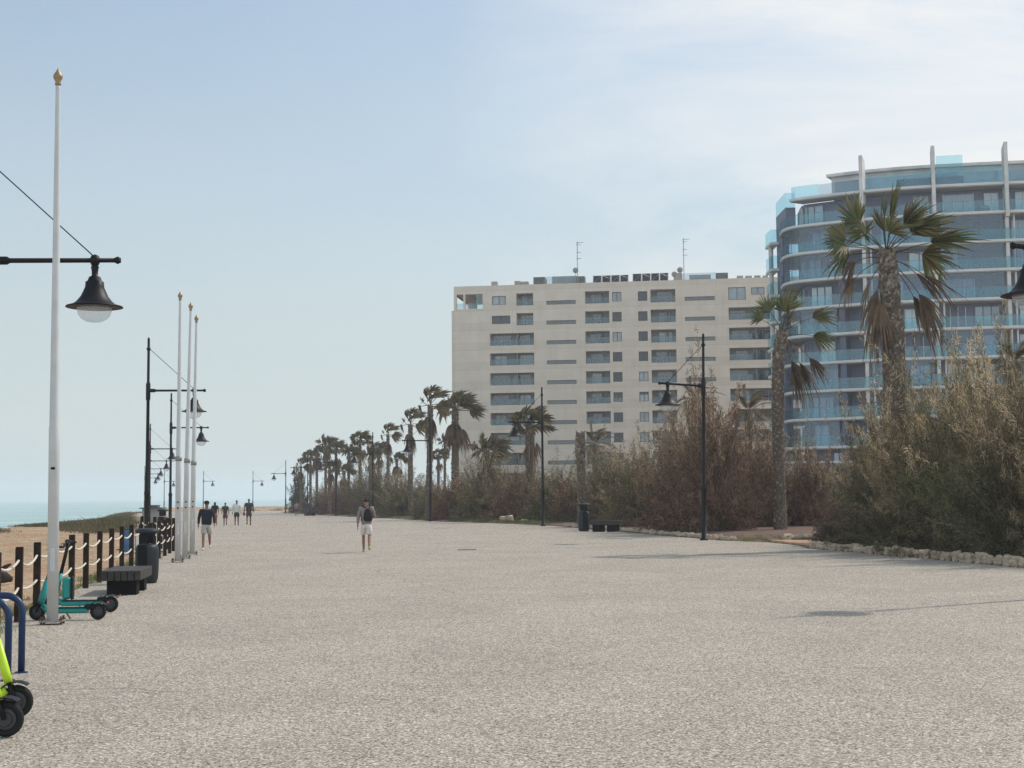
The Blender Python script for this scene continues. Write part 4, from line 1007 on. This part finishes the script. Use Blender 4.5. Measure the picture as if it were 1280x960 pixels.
for r_ in range(11):
    zt = 32.42 - PER * r_; zb = zt - 1.86
    if zb < .3: continue
    for (a, b_, k, t0, b0) in [(370, 480, 'slit', 31.17, 30.56), (890, 1002, 'slit', 31.17, 30.56), (515, 606, 'balc', 32.42, 30.56), (761, 855, 'balc', 32.42, 30.46), (617, 652, 'win', 32.2, 30.75), (714, 749, 'win', 32.2, 30.75)]:
        items.append((U(a), U(b_), b0 - PER * r_, t0 - PER * r_, k, r_))
    if r_ == 0: items += [(U(166), U(218), 30.75, 32.1, 'win', 0), (U(257), U(320), 30.56, 32.42, 'balc', 0), (U(1054), U(1119), 30.5, 32.4, 'win', 0), (U(1140), U(1190), 31.2, 32.3, 'win', 0), (U(1260), U(1330), 30.5, 32.4, 'balc', 0)]
    else:
        items += [(U(1054), U(1216), zb, zt, 'balc', r_), (U(1260), U(1330), zb, zt, 'balc', r_)]
        if r_ == 1: items += [(U(165), U(234), 30.85 - PER, 32.1 - PER, 'win', 1), (U(257), U(320), zb, zt, 'balc', 1)]
        else: items.append((U(157), U(322), zb, zt, 'balc', r_))
log = (.45, U(130), 30.25, 32.5)
rects = [(a, b_, c, d) for a, b_, c, d, k, r_ in items] + [log]
rects = [(a, min(b_, WB - .3), c, d) for a, b_, c, d in rects]
cx_ = sorted({0, WB} | {x for q in rects for x in q[:2]}); cz_ = sorted({-1.0, HB} | {x for q in rects for x in q[2:]})
m_ = MB()
for i in range(len(cx_) - 1):
    for j in range(len(cz_) - 1):
        x, z = (cx_[i] + cx_[i + 1]) / 2, (cz_[j] + cz_[j + 1]) / 2
        if any(a < x < b_ and c < z < d for a, b_, c, d in rects): continue
        m_.add([(cx_[i], 0, cz_[j]), (cx_[i + 1], 0, cz_[j]), (cx_[i + 1], 0, cz_[j + 1]), (cx_[i], 0, cz_[j + 1])], [(0, 1, 2, 3)])
for (a, b_, c, d), it in zip(rects, [q[4] for q in items] + ['log']):
    dp = {'balc': 1.5, 'win': .22, 'slit': .2, 'log': DB}[it]
    m_.add([(a, 0, c), (b_, 0, c), (b_, dp, c), (a, dp, c)], [(0, 1, 2, 3)]); m_.add([(a, 0, d), (b_, 0, d), (b_, dp, d), (a, dp, d)], [(3, 2, 1, 0)])
    m_.add([(b_, 0, c), (b_, dp, c), (b_, dp, d), (b_, 0, d)], [(0, 1, 2, 3)])
    if it != 'log': m_.add([(a, 0, c), (a, dp, c), (a, dp, d), (a, 0, d)], [(3, 2, 1, 0)])
# flanks, back, roof; the top corner loggia is open to the left and the back
for (y0, y1, z0, z1) in [(0, DB, -1, 30.25), (0, DB, 32.5, HB), (0, .4, 30.25, 32.5), (DB - .4, DB, 30.25, 32.5)]: m_.add([(0, y0, z0), (0, y1, z0), (0, y1, z1), (0, y0, z1)], [(3, 2, 1, 0)])
m_.add([(.45, 0, 30.25), (.45, .4, 30.25), (.45, .4, 32.5), (.45, 0, 32.5)], [(0, 1, 2, 3)])
lu = log[1]
for (u0, u1, z0, z1) in [(0, WB, -1, 30.25), (0, WB, 32.5, HB), (lu, WB, 30.25, 32.5)]: m_.add([(u0, DB, z0), (u1, DB, z0), (u1, DB, z1), (u0, DB, z1)], [(3, 2, 1, 0)])
m_.add([(0, DB, 30.25), (0, 0, 30.25), (lu, 0, 30.25), (lu, DB, 30.25)], [(0, 1, 2, 3)])
m_.add([(WB, 0, -1), (WB, DB, -1), (WB, DB, HB), (WB, 0, HB)], [(0, 1, 2, 3)])
m_.add([(0, 0, HB), (WB, 0, HB), (WB, DB, HB), (0, DB, HB)], [(0, 1, 2, 3)])
m_.build('wall', FAC, gb)
m_ = MB(); m_.box2((-.35, -.0, -1), (-.02, DB, 30.0)); m_.build('corner_pilaster', FAC, gb)
m_ = MB(); m_.box2((U(58), .0, 30.25), (U(65), .4, 32.5)); m_.box2((.46, DB - 2.0, 30.25), (1.9, DB - 1.7, 32.5)); m_.build('loggia_column', FAC, gb)
m_ = MB(); m_.box2((lu - 1.0, .03, 30.3), (lu - .05, .06, 32.4)); m_.build('loggia_screen', 'rail_cyan', gb)
m_ = MB(); m_.box2((.5, .04, 30.3), (lu - 1.1, .07, 31.1)); m_.build('loggia_railing', 'rail_clear', gb)
rng = random.Random(4)
for a, b_, c, d, k, r_ in items:
    b_ = min(b_, WB - .3); w = b_ - a; h = d - c
    if k == 'slit':
        m_ = MB(); m_.add([(a, .18, c), (b_, .18, c), (b_, .18, d), (a, .18, d)], [(0, 1, 2, 3)]); f = m_.build('window', 'pane_dark', gb)
        m_ = MB()
        for q in range(5): x = a + w * q / 4; m_.box((min(max(x, a + .03), b_ - .03), .14, (c + d) / 2), (.06, .06, h - .01))
        for z in (c + .03, d - .03): m_.box(((a + b_) / 2, .143, z), (w - .02, .06, .05))
        m_.build('frame', 'alu_dark', f)
    elif k == 'win':
        kind = rng.random(); m_ = MB(); m_.add([(a, .20, c), (b_, .20, c), (b_, .20, d), (a, .20, d)], [(0, 1, 2, 3)])
        f = m_.build('window', 'shutter' if kind < .45 else 'pane_dark' if kind < .6 else 'pane_curtain', gb)
        m_ = MB()
        for x in (a + .04, (a + b_) / 2, b_ - .04): m_.box((x, .16, (c + d) / 2), (.09, .06, h - .01))
        for z in (c + .04, d - .04): m_.box(((a + b_) / 2, .163, z), (w - .02, .06, .08))
        m_.build('frame', 'alu_dark', f)
        if .45 <= kind < .72:
            m_ = MB(); m_.box2((a + .05, .172, d - h * rng.uniform(.25, .6)), (b_ - .05, .19, d - .05)); m_.build('blind', 'shutter', f)
    else:
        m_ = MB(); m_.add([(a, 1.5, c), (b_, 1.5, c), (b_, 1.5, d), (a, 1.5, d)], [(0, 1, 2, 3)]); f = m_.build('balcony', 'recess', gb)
        m_ = MB(); m_.box2((a + .03, .05, c + .02), (b_ - .03, .075, c + .92)); m_.build('railing', 'rail_clear', f)
        m_ = MB(); m_.box2((a + .02, .04, c + .92), (b_ - .02, .09, c + .96)); m_.build('handrail', 'alu_dark', f)
        nwin = 1 if w < 4 else 2
        for q in range(nwin):
            ww = rng.uniform(1.5, 2.1) if w < 4 else rng.uniform(1.6, 2.6); xc = a + w * (q + .5) / nwin + rng.uniform(-.3, .3); ww = min(ww, w / nwin - .5)
            m_ = MB(); m_.add([(xc - ww / 2, 1.47, c), (xc + ww / 2, 1.47, c), (xc + ww / 2, 1.47, d - .25), (xc - ww / 2, 1.47, d - .25)], [(0, 1, 2, 3)]); m_.build('glass_door', rng.choice(['pane_dark', 'pane_dark', 'pane_curtain']), f)
            m_ = MB()
            for x in (xc - ww / 2, xc, xc + ww / 2): m_.box((x, 1.44, (c + d) / 2 - .12), (.08, .05, h - .26))
            m_.box((xc, 1.443, d - .27), (ww, .05, .08)); m_.build('door_frame', rng.choice(['door_frame', 'alu_dark']), f)
        if w > 4 or rng.random() < .5:
            m_ = MB(); x = a + w * .62; m_.box2((x - .05, .1, c + .01), (x + .05, 1.45, d - .01)) if w > 4 else m_.box2((x, 1.30, c), (x + .28, 1.45, c + 1.7)); m_.build('partition', 'recess' if w > 4 else 'shutter', f)
        if rng.random() < .4:
            m_ = MB(); x = a + w * rng.uniform(.2, .7); m_.box((x, .7, c + .42), (.5, .45, .05)); m_.box((x - .2, .7, c + .62), (.05, .45, .45)); 
            for sx in (-.2, .2):
                for sy in (-.18, .18): m_.box((x + sx, .7 + sy, c + .2), (.04, .04, .4))
            m_.build('balcony_chair', 'white_paint', f)
# roof furniture
def on_roof(px, back): 
    dpt = (A + E * 24 - NB * back).y; return P(px, 345, dpt)
def roof_local(zx0, zx1, ztop, back, depth, name, m, par=None):
    a, b_ = fac(zx0, 200, back)[0], fac(zx1, 200, back)[0]; q = MB(); q.box2((a, back, HB - .02), (b_, back + depth, ztop)); return q.build(name, m, gb)
for a, b_, zy in [(162, 184, 216), (249, 272, 214), (275, 300, 216)]: roof_local(a, b_, fac(a, zy, 3)[1], 3, 1.2, 'chimney', 'roof_box')
for a, b_, zy in [(1083, 1107, 194), (1115, 1140, 194), (1148, 1172, 193), (1180, 1200, 193)]: roof_local(a, b_, fac(a, zy, 3)[1], 3, 1.2, 'chimney', 'roof_box')
roof_local(320, 362, fac(340, 199, 2)[1], 2, 3, 'roof_cabin', 'roof_dark'); roof_local(390, 482, fac(430, 196, 3.5)[1], 3.5, 4, 'roof_cabin', 'roof_box'); roof_local(480, 512, fac(490, 196, 2)[1], 2, 2, 'roof_cabin', 'roof_dark')
roof_local(846, 878, fac(850, 184, 3)[1], 3, 3, 'roof_cabin', 'roof_box'); roof_local(1004, 1050, fac(1020, 183, 2)[1], 2, 3, 'roof_cabin', 'roof_dark'); roof_local(905, 985, fac(950, 190, 4)[1], 4, 4, 'roof_cabin', 'roof_box')
for a, b_ in ((362, 480), (880, 1004)): 
    q = roof_local(a, b_, fac((a + b_) / 2, 183 if a > 500 else 196, 1)[1], 1.0, .03, 'roof_railing', 'rail_clear')
SOL = []
for i, (a, b_) in enumerate([(543, 575), (577, 609), (611, 643), (645, 676), (692, 725), (727, 759), (761, 792), (794, 826)]):
    ua, ub = fac(a, 200, 1.5)[0], fac(b_, 200, 1.5)[0]; z1 = fac(600, 190 if a < 680 else 187, 1.5)[1]
    wv = gb_loc = A + E * ua - NB * 1.5
    o = empty('solar_collector', Vector((wv.x, wv.y, HB)), ['leftmost', 'second', 'third', 'last'][i % 4] + ' tilted black solar collector in the ' + ('left' if i < 4 else 'right') + ' row on the beige roof', 'solar panel', 'black solar collectors on the beige roof', BRZ)
    w = ub - ua - .05; h = z1 - HB
    m_ = MB(); m_.add([(0, 0, .12), (w, 0, .12), (w, h * .55, h), (0, h * .55, h), (0, .06, .10), (w, .06, .10), (w, h * .55 + .06, h - .02), (0, h * .55 + .06, h - .02)], [(0, 1, 2, 3), (7, 6, 5, 4), (0, 4, 5, 1), (3, 2, 6, 7), (0, 3, 7, 4), (1, 5, 6, 2)]); m_.build('panel', 'solar', o)
    m_ = MB()
    m_.tube([(.04, -.06, 0), (.04, h * .5, h + .05)], .035, 5); m_.tube([(w - .04, -.06, 0), (w - .04, h * .5, h + .05)], .035, 5); m_.tube([(.1, -.05, h * .9 if i % 2 else .15), (w - .1, h * .3, h * .6 if i % 2 else h * .85)], .03, 5); m_.tube([(0, h * .55, 0), (0, h * .55, h)], .03, 5); m_.tube([(w, h * .55, 0), (w, h * .55, h)], .03, 5)
    m_.build('support', 'steel', o)
for px, topy, lab in ((722, 302, 'thin television antenna mast on the left half of the beige roof'), (855, 298, 'thin television antenna mast on the right half of the beige roof')):
    dpt = 214; p = P(px, 346, dpt); top = zat(px, topy, dpt); o = empty('antenna', Vector((p.x, p.y, HB)), lab, 'antenna', 'roof antennas', BRZ); h = top - HB
    m_ = MB(); m_.tube([(0, 0, 0), (0, 0, h)], .055, 6); m_.build('mast', 'steel', o)
    for k, (zz, ln) in enumerate(((h - .15, .9), (h - .5, .5), (h - 1.7, .5), (h - 2.6, .6))):
        m_ = MB(); m_.tube([(-.15, 0, zz), (ln, 0, zz)], .035, 5)
        for q in range(4): m_.tube([(ln * q / 3, -.25, zz), (ln * q / 3, .25, zz)], .018, 4)
        m_.build('aerial', 'steel', o)
    m_ = MB()
    for z_ in np.arange(.5, h, .6): m_.tube([(-.12, 0, z_), (.12, 0, z_ + .3)], .02, 4)
    m_.build('brace', 'steel', o)
for px, py, lab in ((719.5, 338, 'small grey satellite dish beside the left roof antenna'), (843, 343, 'left satellite dish of the pair near the right roof antenna'), (850, 337.5, 'higher satellite dish of the pair near the right roof antenna')):
    z = zat(px, py, 211.5); p = P(px, py, 211.5); o = empty('satellite_dish', Vector((p.x, p.y, HB)), lab, 'satellite dish', 'roof satellite dishes', BRZ)
    m_ = MB(); m_.lathe([(0, -.12), (.25, -.09), (.42, 0), (.44, .02), (.25, -.05), (0, -.07)], 16, (0, -.1, z - HB), 'Y'); m_.build('dish', 'roof_box', o, True)
    m_ = MB(); m_.tube([(0, .05, 0), (0, .05, z - HB)], .04, 6); m_.tube([(0, -.1, z - HB - .4), (0, -.6, z - HB)], .02, 5); m_.build('mount', 'steel', o)

# ------------------------------------------------------------------ blue glass building
mat('slate_wall', (.125, .142, .22), .55, var=.08, scale=.4, spec=.5)
mat('slate_dark', (.10, .115, .18), .5, var=.08, scale=.4)
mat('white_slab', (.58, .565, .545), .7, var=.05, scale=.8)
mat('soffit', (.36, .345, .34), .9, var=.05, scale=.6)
mat('fin_conc', (.56, .54, .51), .85, var=.14, scale=.7)
mat('pane_blue', (.17, .24, .30), .07, var=.35, scale=.25, spec=.9)
mat('pane_pale', (.36, .44, .49), .10, var=.25, scale=.4, spec=.9)
mat('frame_grey', (.13, .145, .17), .5)
mat('furniture', (.24, .235, .23), .8, var=.3, scale=2)
CV = [(975, 168), (973, 165), (973, 162.5), (976, 160), (983, 158.4), (993, 157.4), (1003, 156.8), (1040, 155), (1077, 153.4), (1122, 152), (1167, 151), (1212, 150.3), (1258, 149.6), (1330, 148.8), (1420, 148.2)]
cvp = np.array([(P(px, 235, Y).x, Y) for px, Y in CV]); seg = np.r_[0, np.cumsum(np.hypot(*np.diff(cvp, axis=0).T))]; cpx = np.array([a for a, _ in CV])
def cpt(s, off=0.0):
    p = np.array([np.interp(s, seg, cvp[:, 0]), np.interp(s, seg, cvp[:, 1])]); e = .6
    q = np.array([np.interp(s + e, seg, cvp[:, 0]), np.interp(s + e, seg, cvp[:, 1])]) - np.array([np.interp(s - e, seg, cvp[:, 0]), np.interp(s - e, seg, cvp[:, 1])])
    q /= np.linalg.norm(q); return p + np.array((-q[1], q[0])) * off
def s_px(px): return float(np.interp(px, cpx[2:], seg[2:]))
BO = Vector((cvp[6][0], cvp[6][1], 0)); MI = Matrix.Translation(-BO)
bb = empty('glass_building', BO, 'curved blue glass apartment tower with white slab edges and concrete fins', 'building')
def strip(s0, s1, o0, o1, z0, z1, n=None, wave=0.0):
    """a solid band that follows the curved front"""
    n = n or max(2, int((s1 - s0) / .8)); q = MB(); pr = []
    for k in range(n + 1):
        s = s0 + (s1 - s0) * k / n; a = cpt(s, o0 - wave * math.sin(math.pi * (s - s0) / max(.1, s1 - s0))); b_ = cpt(s, o1); pr.append((a, b_))
    vs = []
    for a, b_ in pr: vs += [(a[0], a[1], z0), (b_[0], b_[1], z0), (b_[0], b_[1], z1), (a[0], a[1], z1)]
    fs = [(0, 1, 2, 3)]
    for k in range(n):
        i = 4 * k; fs += [(i, i + 4, i + 5, i + 1), (i + 3, i + 2, i + 6, i + 7), (i, i + 3, i + 7, i + 4), (i + 1, i + 5, i + 6, i + 2)]
    k = 4 * n; fs.append((k, k + 3, k + 2, k + 1)); q.add(vs, fs); return q
SEND = float(seg[-1]); S1, S2, S3, S0 = s_px(1077), s_px(1167), s_px(1258), s_px(1046)
levels = [34.8 - 3.1 * k for k in range(11)]
strip(0, SEND, 2.3, 10, -1, 34.4).build('wall', 'slate_wall', bb, M=MI)
rng = random.Random(8)
BAYS = [(1.2, S0 - .3), (S0 + .5, S1 - .3), (S1 + .3, S2 - .3), (S2 + .3, S3 - .3), (S3 + .3, SEND)]
for k, z in enumerate(levels):
    sa = s_px(986) if k == 0 else 0; sl = strip(sa, SEND, 0, 2.28, z - .26, z, 70).build('floor_slab', 'white_slab', bb, M=MI)
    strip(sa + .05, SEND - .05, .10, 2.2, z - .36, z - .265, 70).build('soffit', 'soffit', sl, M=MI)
    if k:
        strip(.3, SEND - .02, .10, .125, z + .02, z + 1.15, 70).build('railing', 'rail_cyan', sl, M=MI)
        hr = strip(.3, SEND - .02, .095, .13, z + 1.152, z + 1.185, 70)
        for j in range(int(SEND / 1.6)):
            p = cpt(.5 + j * 1.6, .142); hr.box((p[0], p[1], z + .58), (.035, .03, 1.14))
        hr.build('handrail', 'frame_grey', sl, M=MI)
    # glazed-in loggias, sliding doors and furniture of the storey under this slab
    if k == 0: pass
    for bi, (a, b_) in enumerate(BAYS):
        if k == 0: continue
        zt = z + 2.72
        if (bi, k) in {(0, 2), (0, 3), (0, 5), (0, 7), (0, 8), (2, 4), (3, 2), (3, 3), (3, 4), (4, 3), (2, 2), (0, 9), (3, 6), (2, 7)}:
            strip(a + .2, b_ - .2, .30, .32, z + .05, zt - .02).build('glass_curtain', 'curtain_glass', bb, M=MI)
            q = MB(); n = max(2, int((b_ - a) / 1.1))
            for j in range(n + 1):
                p = cpt(a + .2 + (b_ - a - .4) * j / n, .31); q.box((p[0], p[1], (z + zt) / 2), (.035, .05, zt - z - .1))
            q.build('curtain_mullion', 'frame_grey', bb, M=MI)
        x = a + rng.uniform(.5, 1.4)
        if bi == 0: x += 1.2
        while x < b_ - 1.4:
            w = min(rng.choice([1.6, 2.0, 2.6, 3.2]), b_ - x - .3)
            if w < 1.0: break
            pm_ = rng.choice(['pane_blue', 'pane_pale', 'pane_blue', 'pane_pale', 'slate_dark'])
            wo = strip(x, x + w, 2.20, 2.285, z + .06, z + 2.35, 3).build('window', pm_, bb, M=MI)
            q = MB(); n = 2 if w < 2.2 else 3
            for j in range(n + 1):
                p = cpt(x + w * j / n, 2.17); q.box((p[0], p[1], z + 1.2), (.09, .09, 2.33))
            q.build('frame', 'frame_grey' if rng.random() < .6 else 'white_slab', wo, M=MI)
            x += w + rng.uniform(.6, 2.2)
        if rng.random() < .6:
            p = cpt(rng.uniform(a + .8, b_ - .8), 1.1); q = MB(); q.box((p[0], p[1], z + .38), (1.0, .6, .10), 0, .03); q.box((p[0], p[1] + .3, z + .65), (1.0, .1, .45), 0, .03); q.box((p[0], p[1], z + .15), (.9, .5, .28), 0, .02); q.build('terrace_seat', 'furniture', bb, M=MI)
# dark vertical pier of the first bay, white fins
strip(S0 - .25, S0 + .4, .55, 2.29, -1, 28.2, 2).build('pier', 'slate_dark', bb, M=MI)
for s, topy, px, Y in ((S1, 195, 1077, 153.4), (S2, 183, 1167, 151), (S3, 178, 1258, 149.6)):
    zt = zat(px, topy, Y); a = cpt(s, -.35); b_ = cpt(s, 2.4); t = cpt(s + .17) - cpt(s - .17); t /= np.linalg.norm(t); t *= .19
    q = MB(); top = [(a, zt), (b_, zt - 1.0)]
    def cr(p, z): return [(p[0] - t[0], p[1] - t[1], z), (p[0] + t[0], p[1] + t[1], z)]
    inn = a * .45 + b_ * .55
    q.add(cr(a, 31.0) + cr(a, zt) + cr(inn, zt - .5) + cr(inn, 31.0), [(0, 1, 3, 2), (2, 3, 5, 4), (4, 5, 7, 6), (6, 7, 1, 0), (0, 2, 4, 6), (1, 7, 5, 3)])
    c2 = cpt(s, .25); c3 = cpt(s, 2.35); q.add(cr(c2, -1) + cr(c2, 31.0) + cr(c3, 31.0) + cr(c3, -1), [(0, 1, 3, 2), (2, 3, 5, 4), (4, 5, 7, 6), (6, 7, 1, 0), (0, 2, 4, 6), (1, 7, 5, 3)])
    q.build('fin', 'fin_conc', bb, M=MI)
    c4 = cpt(s + .75, .5); q = MB(); q.lathe([(.11, -1), (.11, 31.3)], 10, (c4[0], c4[1], 0)); q.build('column', 'fin_conc', bb, True, M=MI)
# roof terrace: glass parapet, set-back penthouse, dark planters
strip(s_px(988), s_px(1022), .12, .15, 34.82, 36.1, 30).build('parapet_glass', 'rail_cyan', bb, M=MI)
strip(s_px(1022), S1 - .4, .12, .15, 34.82, 36.0, 12).build('parapet_glass', 'rail_clear', bb, M=MI)
strip(S1 + .4, S2 - .3, .12, .15, 34.82, 36.3, 12).build('parapet_glass', 'rail_cyan', bb, M=MI)
strip(S2 + .3, S3 - .3, .12, .15, 34.82, 36.6, 12).build('parapet_glass', 'rail_cyan', bb, M=MI)
strip(S3 + .3, SEND, .12, .15, 34.82, 36.5, 12).build('parapet_glass', 'rail_clear', bb, M=MI)
strip(s_px(1120), s_px(1206), .6, 1.0, 34.81, 35.75, 12).build('planter', 'slate_dark', bb, M=MI)
strip(s_px(1172), s_px(1206), 1.2, 1.23, 36.2, 38.2, 6).build('glass_screen', 'rail_cyan', bb, M=MI)
strip(s_px(1027), SEND, 3.4, 10, 34.81, 37.3, 40).build('penthouse', 'fin_conc', bb, M=MI)
strip(s_px(1031), SEND, 3.36, 3.39, 35.0, 36.75, 40).build('penthouse_glazing', 'pane_blue', bb, M=MI)
strip(s_px(1023), SEND, 2.7, 10, 37.3, 37.62, 40).build('penthouse_roof', 'fin_conc', bb, M=MI)
# left end: dark end wall, roof corner block, side balconies on a round column
e0 = P(966.5, 290, 168); e1 = P(974.5, 290, 168)
q = MB(); q.box2((e0.x, 162.4, -1), (e1.x, 166, 34.3)); q.build('end_wall', 'slate_dark', bb, M=MI)
e2 = P(994, 235, 160)
q = MB(); q.box2((e0.x + .01, 160.2, 31.78), (e2.x, 166.1, 34.3)); q.build('corner_block', 'slate_dark', bb, M=MI)
q = MB(); q.box2((e0.x, 160.25, 34.31), (e0.x + .03, 166, 36.0)); q.box2((e0.x + .03, 160.25, 34.31), (e2.x, 160.28, 36.0)); q.build('corner_parapet', 'rail_cyan', bb, M=MI)
c0 = P(956.5, 310, 168).x
for k in range(1, 11):
    z = levels[k] - .6
    q = MB(); q.box2((c0, 164.5, z - .3), (e0.x - .02, 168, z)); sl = q.build('side_balcony', 'white_slab', bb, M=MI)
    q = MB(); q.box2((c0 + .03, 164.53, z + .01), (c0 + .06, 167.9, z + 1.5)); q.box2((c0 + .06, 164.53, z + .01), (e0.x - .04, 164.56, z + 1.5)); q.build('railing', 'rail_cyan', sl, M=MI)
q = MB(); q.lathe([(.28, -1), (.28, levels[1] - .9)], 14, (P(961.5, 310, 167).x, 166, 0)); q.build('column', 'fin_conc', bb, True, M=MI)

# low garden walls seen through the bushes before the blue building
mat('garden_wall', (.36, .32, .27), .9, var=.2, scale=1.2)
gw = empty('garden_wall', at(1030, 95), 'low beige garden wall glimpsed between bushes before the blue building', 'wall')
q = MB(); q.box((0, 0, 1.9), (9, .3, 3.8)); q.build('wall', 'garden_wall', gw)
q = MB(); q.box((0, -.02, 3.88), (9.3, .45, .16)); q.build('coping', 'white_slab', gw)
kb = empty('beach_kiosk', at(191, 120), 'small grey kiosk far behind the fence posts on the seaward side', 'kiosk')
q = MB(); q.box((0, 0, .55), (1.5, 1.2, 1.1)); q.build('wall', 'roof_box', kb)
q = MB(); q.prism([(-.95, -.8), (.95, -.8), (.95, .8), (-.95, .8)], 1.102, 1.2); q.prism([(-.5, -.4), (.5, -.4), (.5, .4), (-.5, .4)], 1.203, 1.4); q.build('roof', 'roof_dark', kb)
mc = MB(); p = at(584, 48.5, .005); mc.box((0, 0, 0), (.62, .5, .010)); o = mc.build('drain_cover', 'rust'); o.location = p; tag(o, 'dark metal drain cover set in the paving right of the backpack man', 'drain cover')

# ------------------------------------------------------------------ light, sky, air
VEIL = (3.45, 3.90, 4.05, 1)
SUN_EL, SUN_AZ = R(47), R(57)      # azimuth clockwise from +Y
sd = Vector((math.cos(SUN_EL) * math.sin(SUN_AZ), math.cos(SUN_EL) * math.cos(SUN_AZ), math.sin(SUN_EL)))
sl_ = bpy.data.lights.new('sun', 'SUN'); sl_.energy = 2.05; sl_.angle = R(1.6); sl_.color = (1, .925, .82)
so = bpy.data.objects.new('sun', sl_); COL.objects.link(so); so.rotation_euler = sd.to_track_quat('Z', 'Y').to_euler(); so.location = (60, 40, 90)
w = bpy.data.worlds.new('World'); scene.world = w; w.use_nodes = True; nt = w.node_tree; N = nt.nodes; L = nt.links
bg_ = N['Background']; sky = N.new('ShaderNodeTexSky'); sky.sky_type = 'NISHITA'; sky.sun_disc = False; sky.sun_elevation = SUN_EL; sky.sun_rotation = SUN_AZ
sky.altitude = 5; sky.air_density = 1.0; sky.dust_density = 1.2; sky.ozone_density = 1.2
tc = N.new('ShaderNodeTexCoord'); mp = N.new('ShaderNodeMapping'); mp.inputs['Scale'].default_value = (1.2, 1.2, 4.2); mp.inputs['Rotation'].default_value = (0, .35, 0); L.new(tc.outputs['Generated'], mp.inputs['Vector'])
cn = N.new('ShaderNodeTexNoise'); cn.inputs['Scale'].default_value = 2.3; cn.inputs['Detail'].default_value = 9; cn.inputs['Roughness'].default_value = .58; cn.inputs['Distortion'].default_value = .6; L.new(mp.outputs[0], cn.inputs['Vector'])
cr_ = N.new('ShaderNodeValToRGB'); L.new(cn.outputs['Fac'], cr_.inputs['Fac']); cr_.color_ramp.elements[0].position = .36; cr_.color_ramp.elements[1].position = .66
dp = N.new('ShaderNodeVectorMath'); dp.operation = 'DOT_PRODUCT'; dp.inputs[1].default_value = Vector((.31, .91, .25)).normalized(); L.new(tc.outputs['Generated'], dp.inputs[0])
dr_ = N.new('ShaderNodeMapRange'); dr_.inputs['From Min'].default_value = .935; dr_.inputs['From Max'].default_value = 1.0; dr_.inputs['To Min'].default_value = .06; dr_.inputs['To Max'].default_value = 1.0; L.new(dp.outputs['Value'], dr_.inputs['Value'])
cm = N.new('ShaderNodeMath'); cm.operation = 'MULTIPLY'; L.new(cr_.outputs['Color'], cm.inputs[0]); L.new(dr_.outputs['Result'], cm.inputs[1])
mx = N.new('ShaderNodeMix'); mx.data_type = 'RGBA'; L.new(cm.outputs[0], mx.inputs['Factor']); L.new(sky.outputs['Color'], mx.inputs['A']); mx.inputs['B'].default_value = (5.6, 5.6, 5.55, 1)
# pale veil of humid air towards the horizon
sz = N.new('ShaderNodeSeparateXYZ'); L.new(tc.outputs['Generated'], sz.inputs[0])
vr = N.new('ShaderNodeValToRGB'); L.new(sz.outputs['Z'], vr.inputs['Fac']); ve = vr.color_ramp.elements
ve[0].position = 0; ve[0].color = (.85, .85, .85, 1); ve[1].position = .75; ve[1].color = (.18, .18, .18, 1); q_ = ve.new(.12); q_.color = (.74, .74, .74, 1); q_ = ve.new(.34); q_.color = (.26, .26, .26, 1)
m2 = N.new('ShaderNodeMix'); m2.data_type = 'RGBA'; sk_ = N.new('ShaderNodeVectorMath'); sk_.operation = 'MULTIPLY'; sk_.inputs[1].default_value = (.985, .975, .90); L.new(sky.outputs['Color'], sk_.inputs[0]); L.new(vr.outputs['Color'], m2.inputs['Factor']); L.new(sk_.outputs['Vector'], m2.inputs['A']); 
# added fill light: veil brightened in the unseen sky behind camera, lifting shaded fronts
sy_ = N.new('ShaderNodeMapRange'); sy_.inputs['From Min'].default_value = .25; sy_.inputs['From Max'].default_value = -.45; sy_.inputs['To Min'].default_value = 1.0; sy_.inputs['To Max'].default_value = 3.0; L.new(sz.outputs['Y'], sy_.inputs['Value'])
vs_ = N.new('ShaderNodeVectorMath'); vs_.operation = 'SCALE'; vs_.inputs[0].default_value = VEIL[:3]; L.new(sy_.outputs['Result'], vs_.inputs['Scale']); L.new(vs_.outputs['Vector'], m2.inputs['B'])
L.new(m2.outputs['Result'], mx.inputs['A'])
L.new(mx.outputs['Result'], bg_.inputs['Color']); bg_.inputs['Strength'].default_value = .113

HAZE = 0.0004
if HAZE:
    hm = bpy.data.materials.new('haze'); hm.use_nodes = True; nt = hm.node_tree; N = nt.nodes; L = nt.links; N.remove(N['Principled BSDF'])
    v = N.new('ShaderNodeVolumePrincipled'); v.inputs['Color'].default_value = (.90, .95, 1.0, 1); v.inputs['Density'].default_value = HAZE; v.inputs['Anisotropy'].default_value = .35
    L.new(v.outputs[0], N['Material Output'].inputs['Volume'])
    q = MB(); q.box2((-SEA - 60, -360, -11), (SEA + 60, SEA + 60, 44)); tag(q.build('haze', hm), kind='stuff')

scene.view_settings.view_transform = 'Standard'; scene.view_settings.look = 'None'; scene.view_settings.gamma = 1; scene.view_settings.use_curve_mapping = False
scene.view_settings.exposure = 0.55
c_ = scene.cycles; c_.use_denoising = True; c_.denoising_prefilter = "NONE"; c_.max_bounces = 6; c_.diffuse_bounces = 3; c_.glossy_bounces = 3; c_.transparent_max_bounces = 12; c_.volume_bounces = 1; c_.transmission_bounces = 4
c_.sample_clamp_indirect = 6
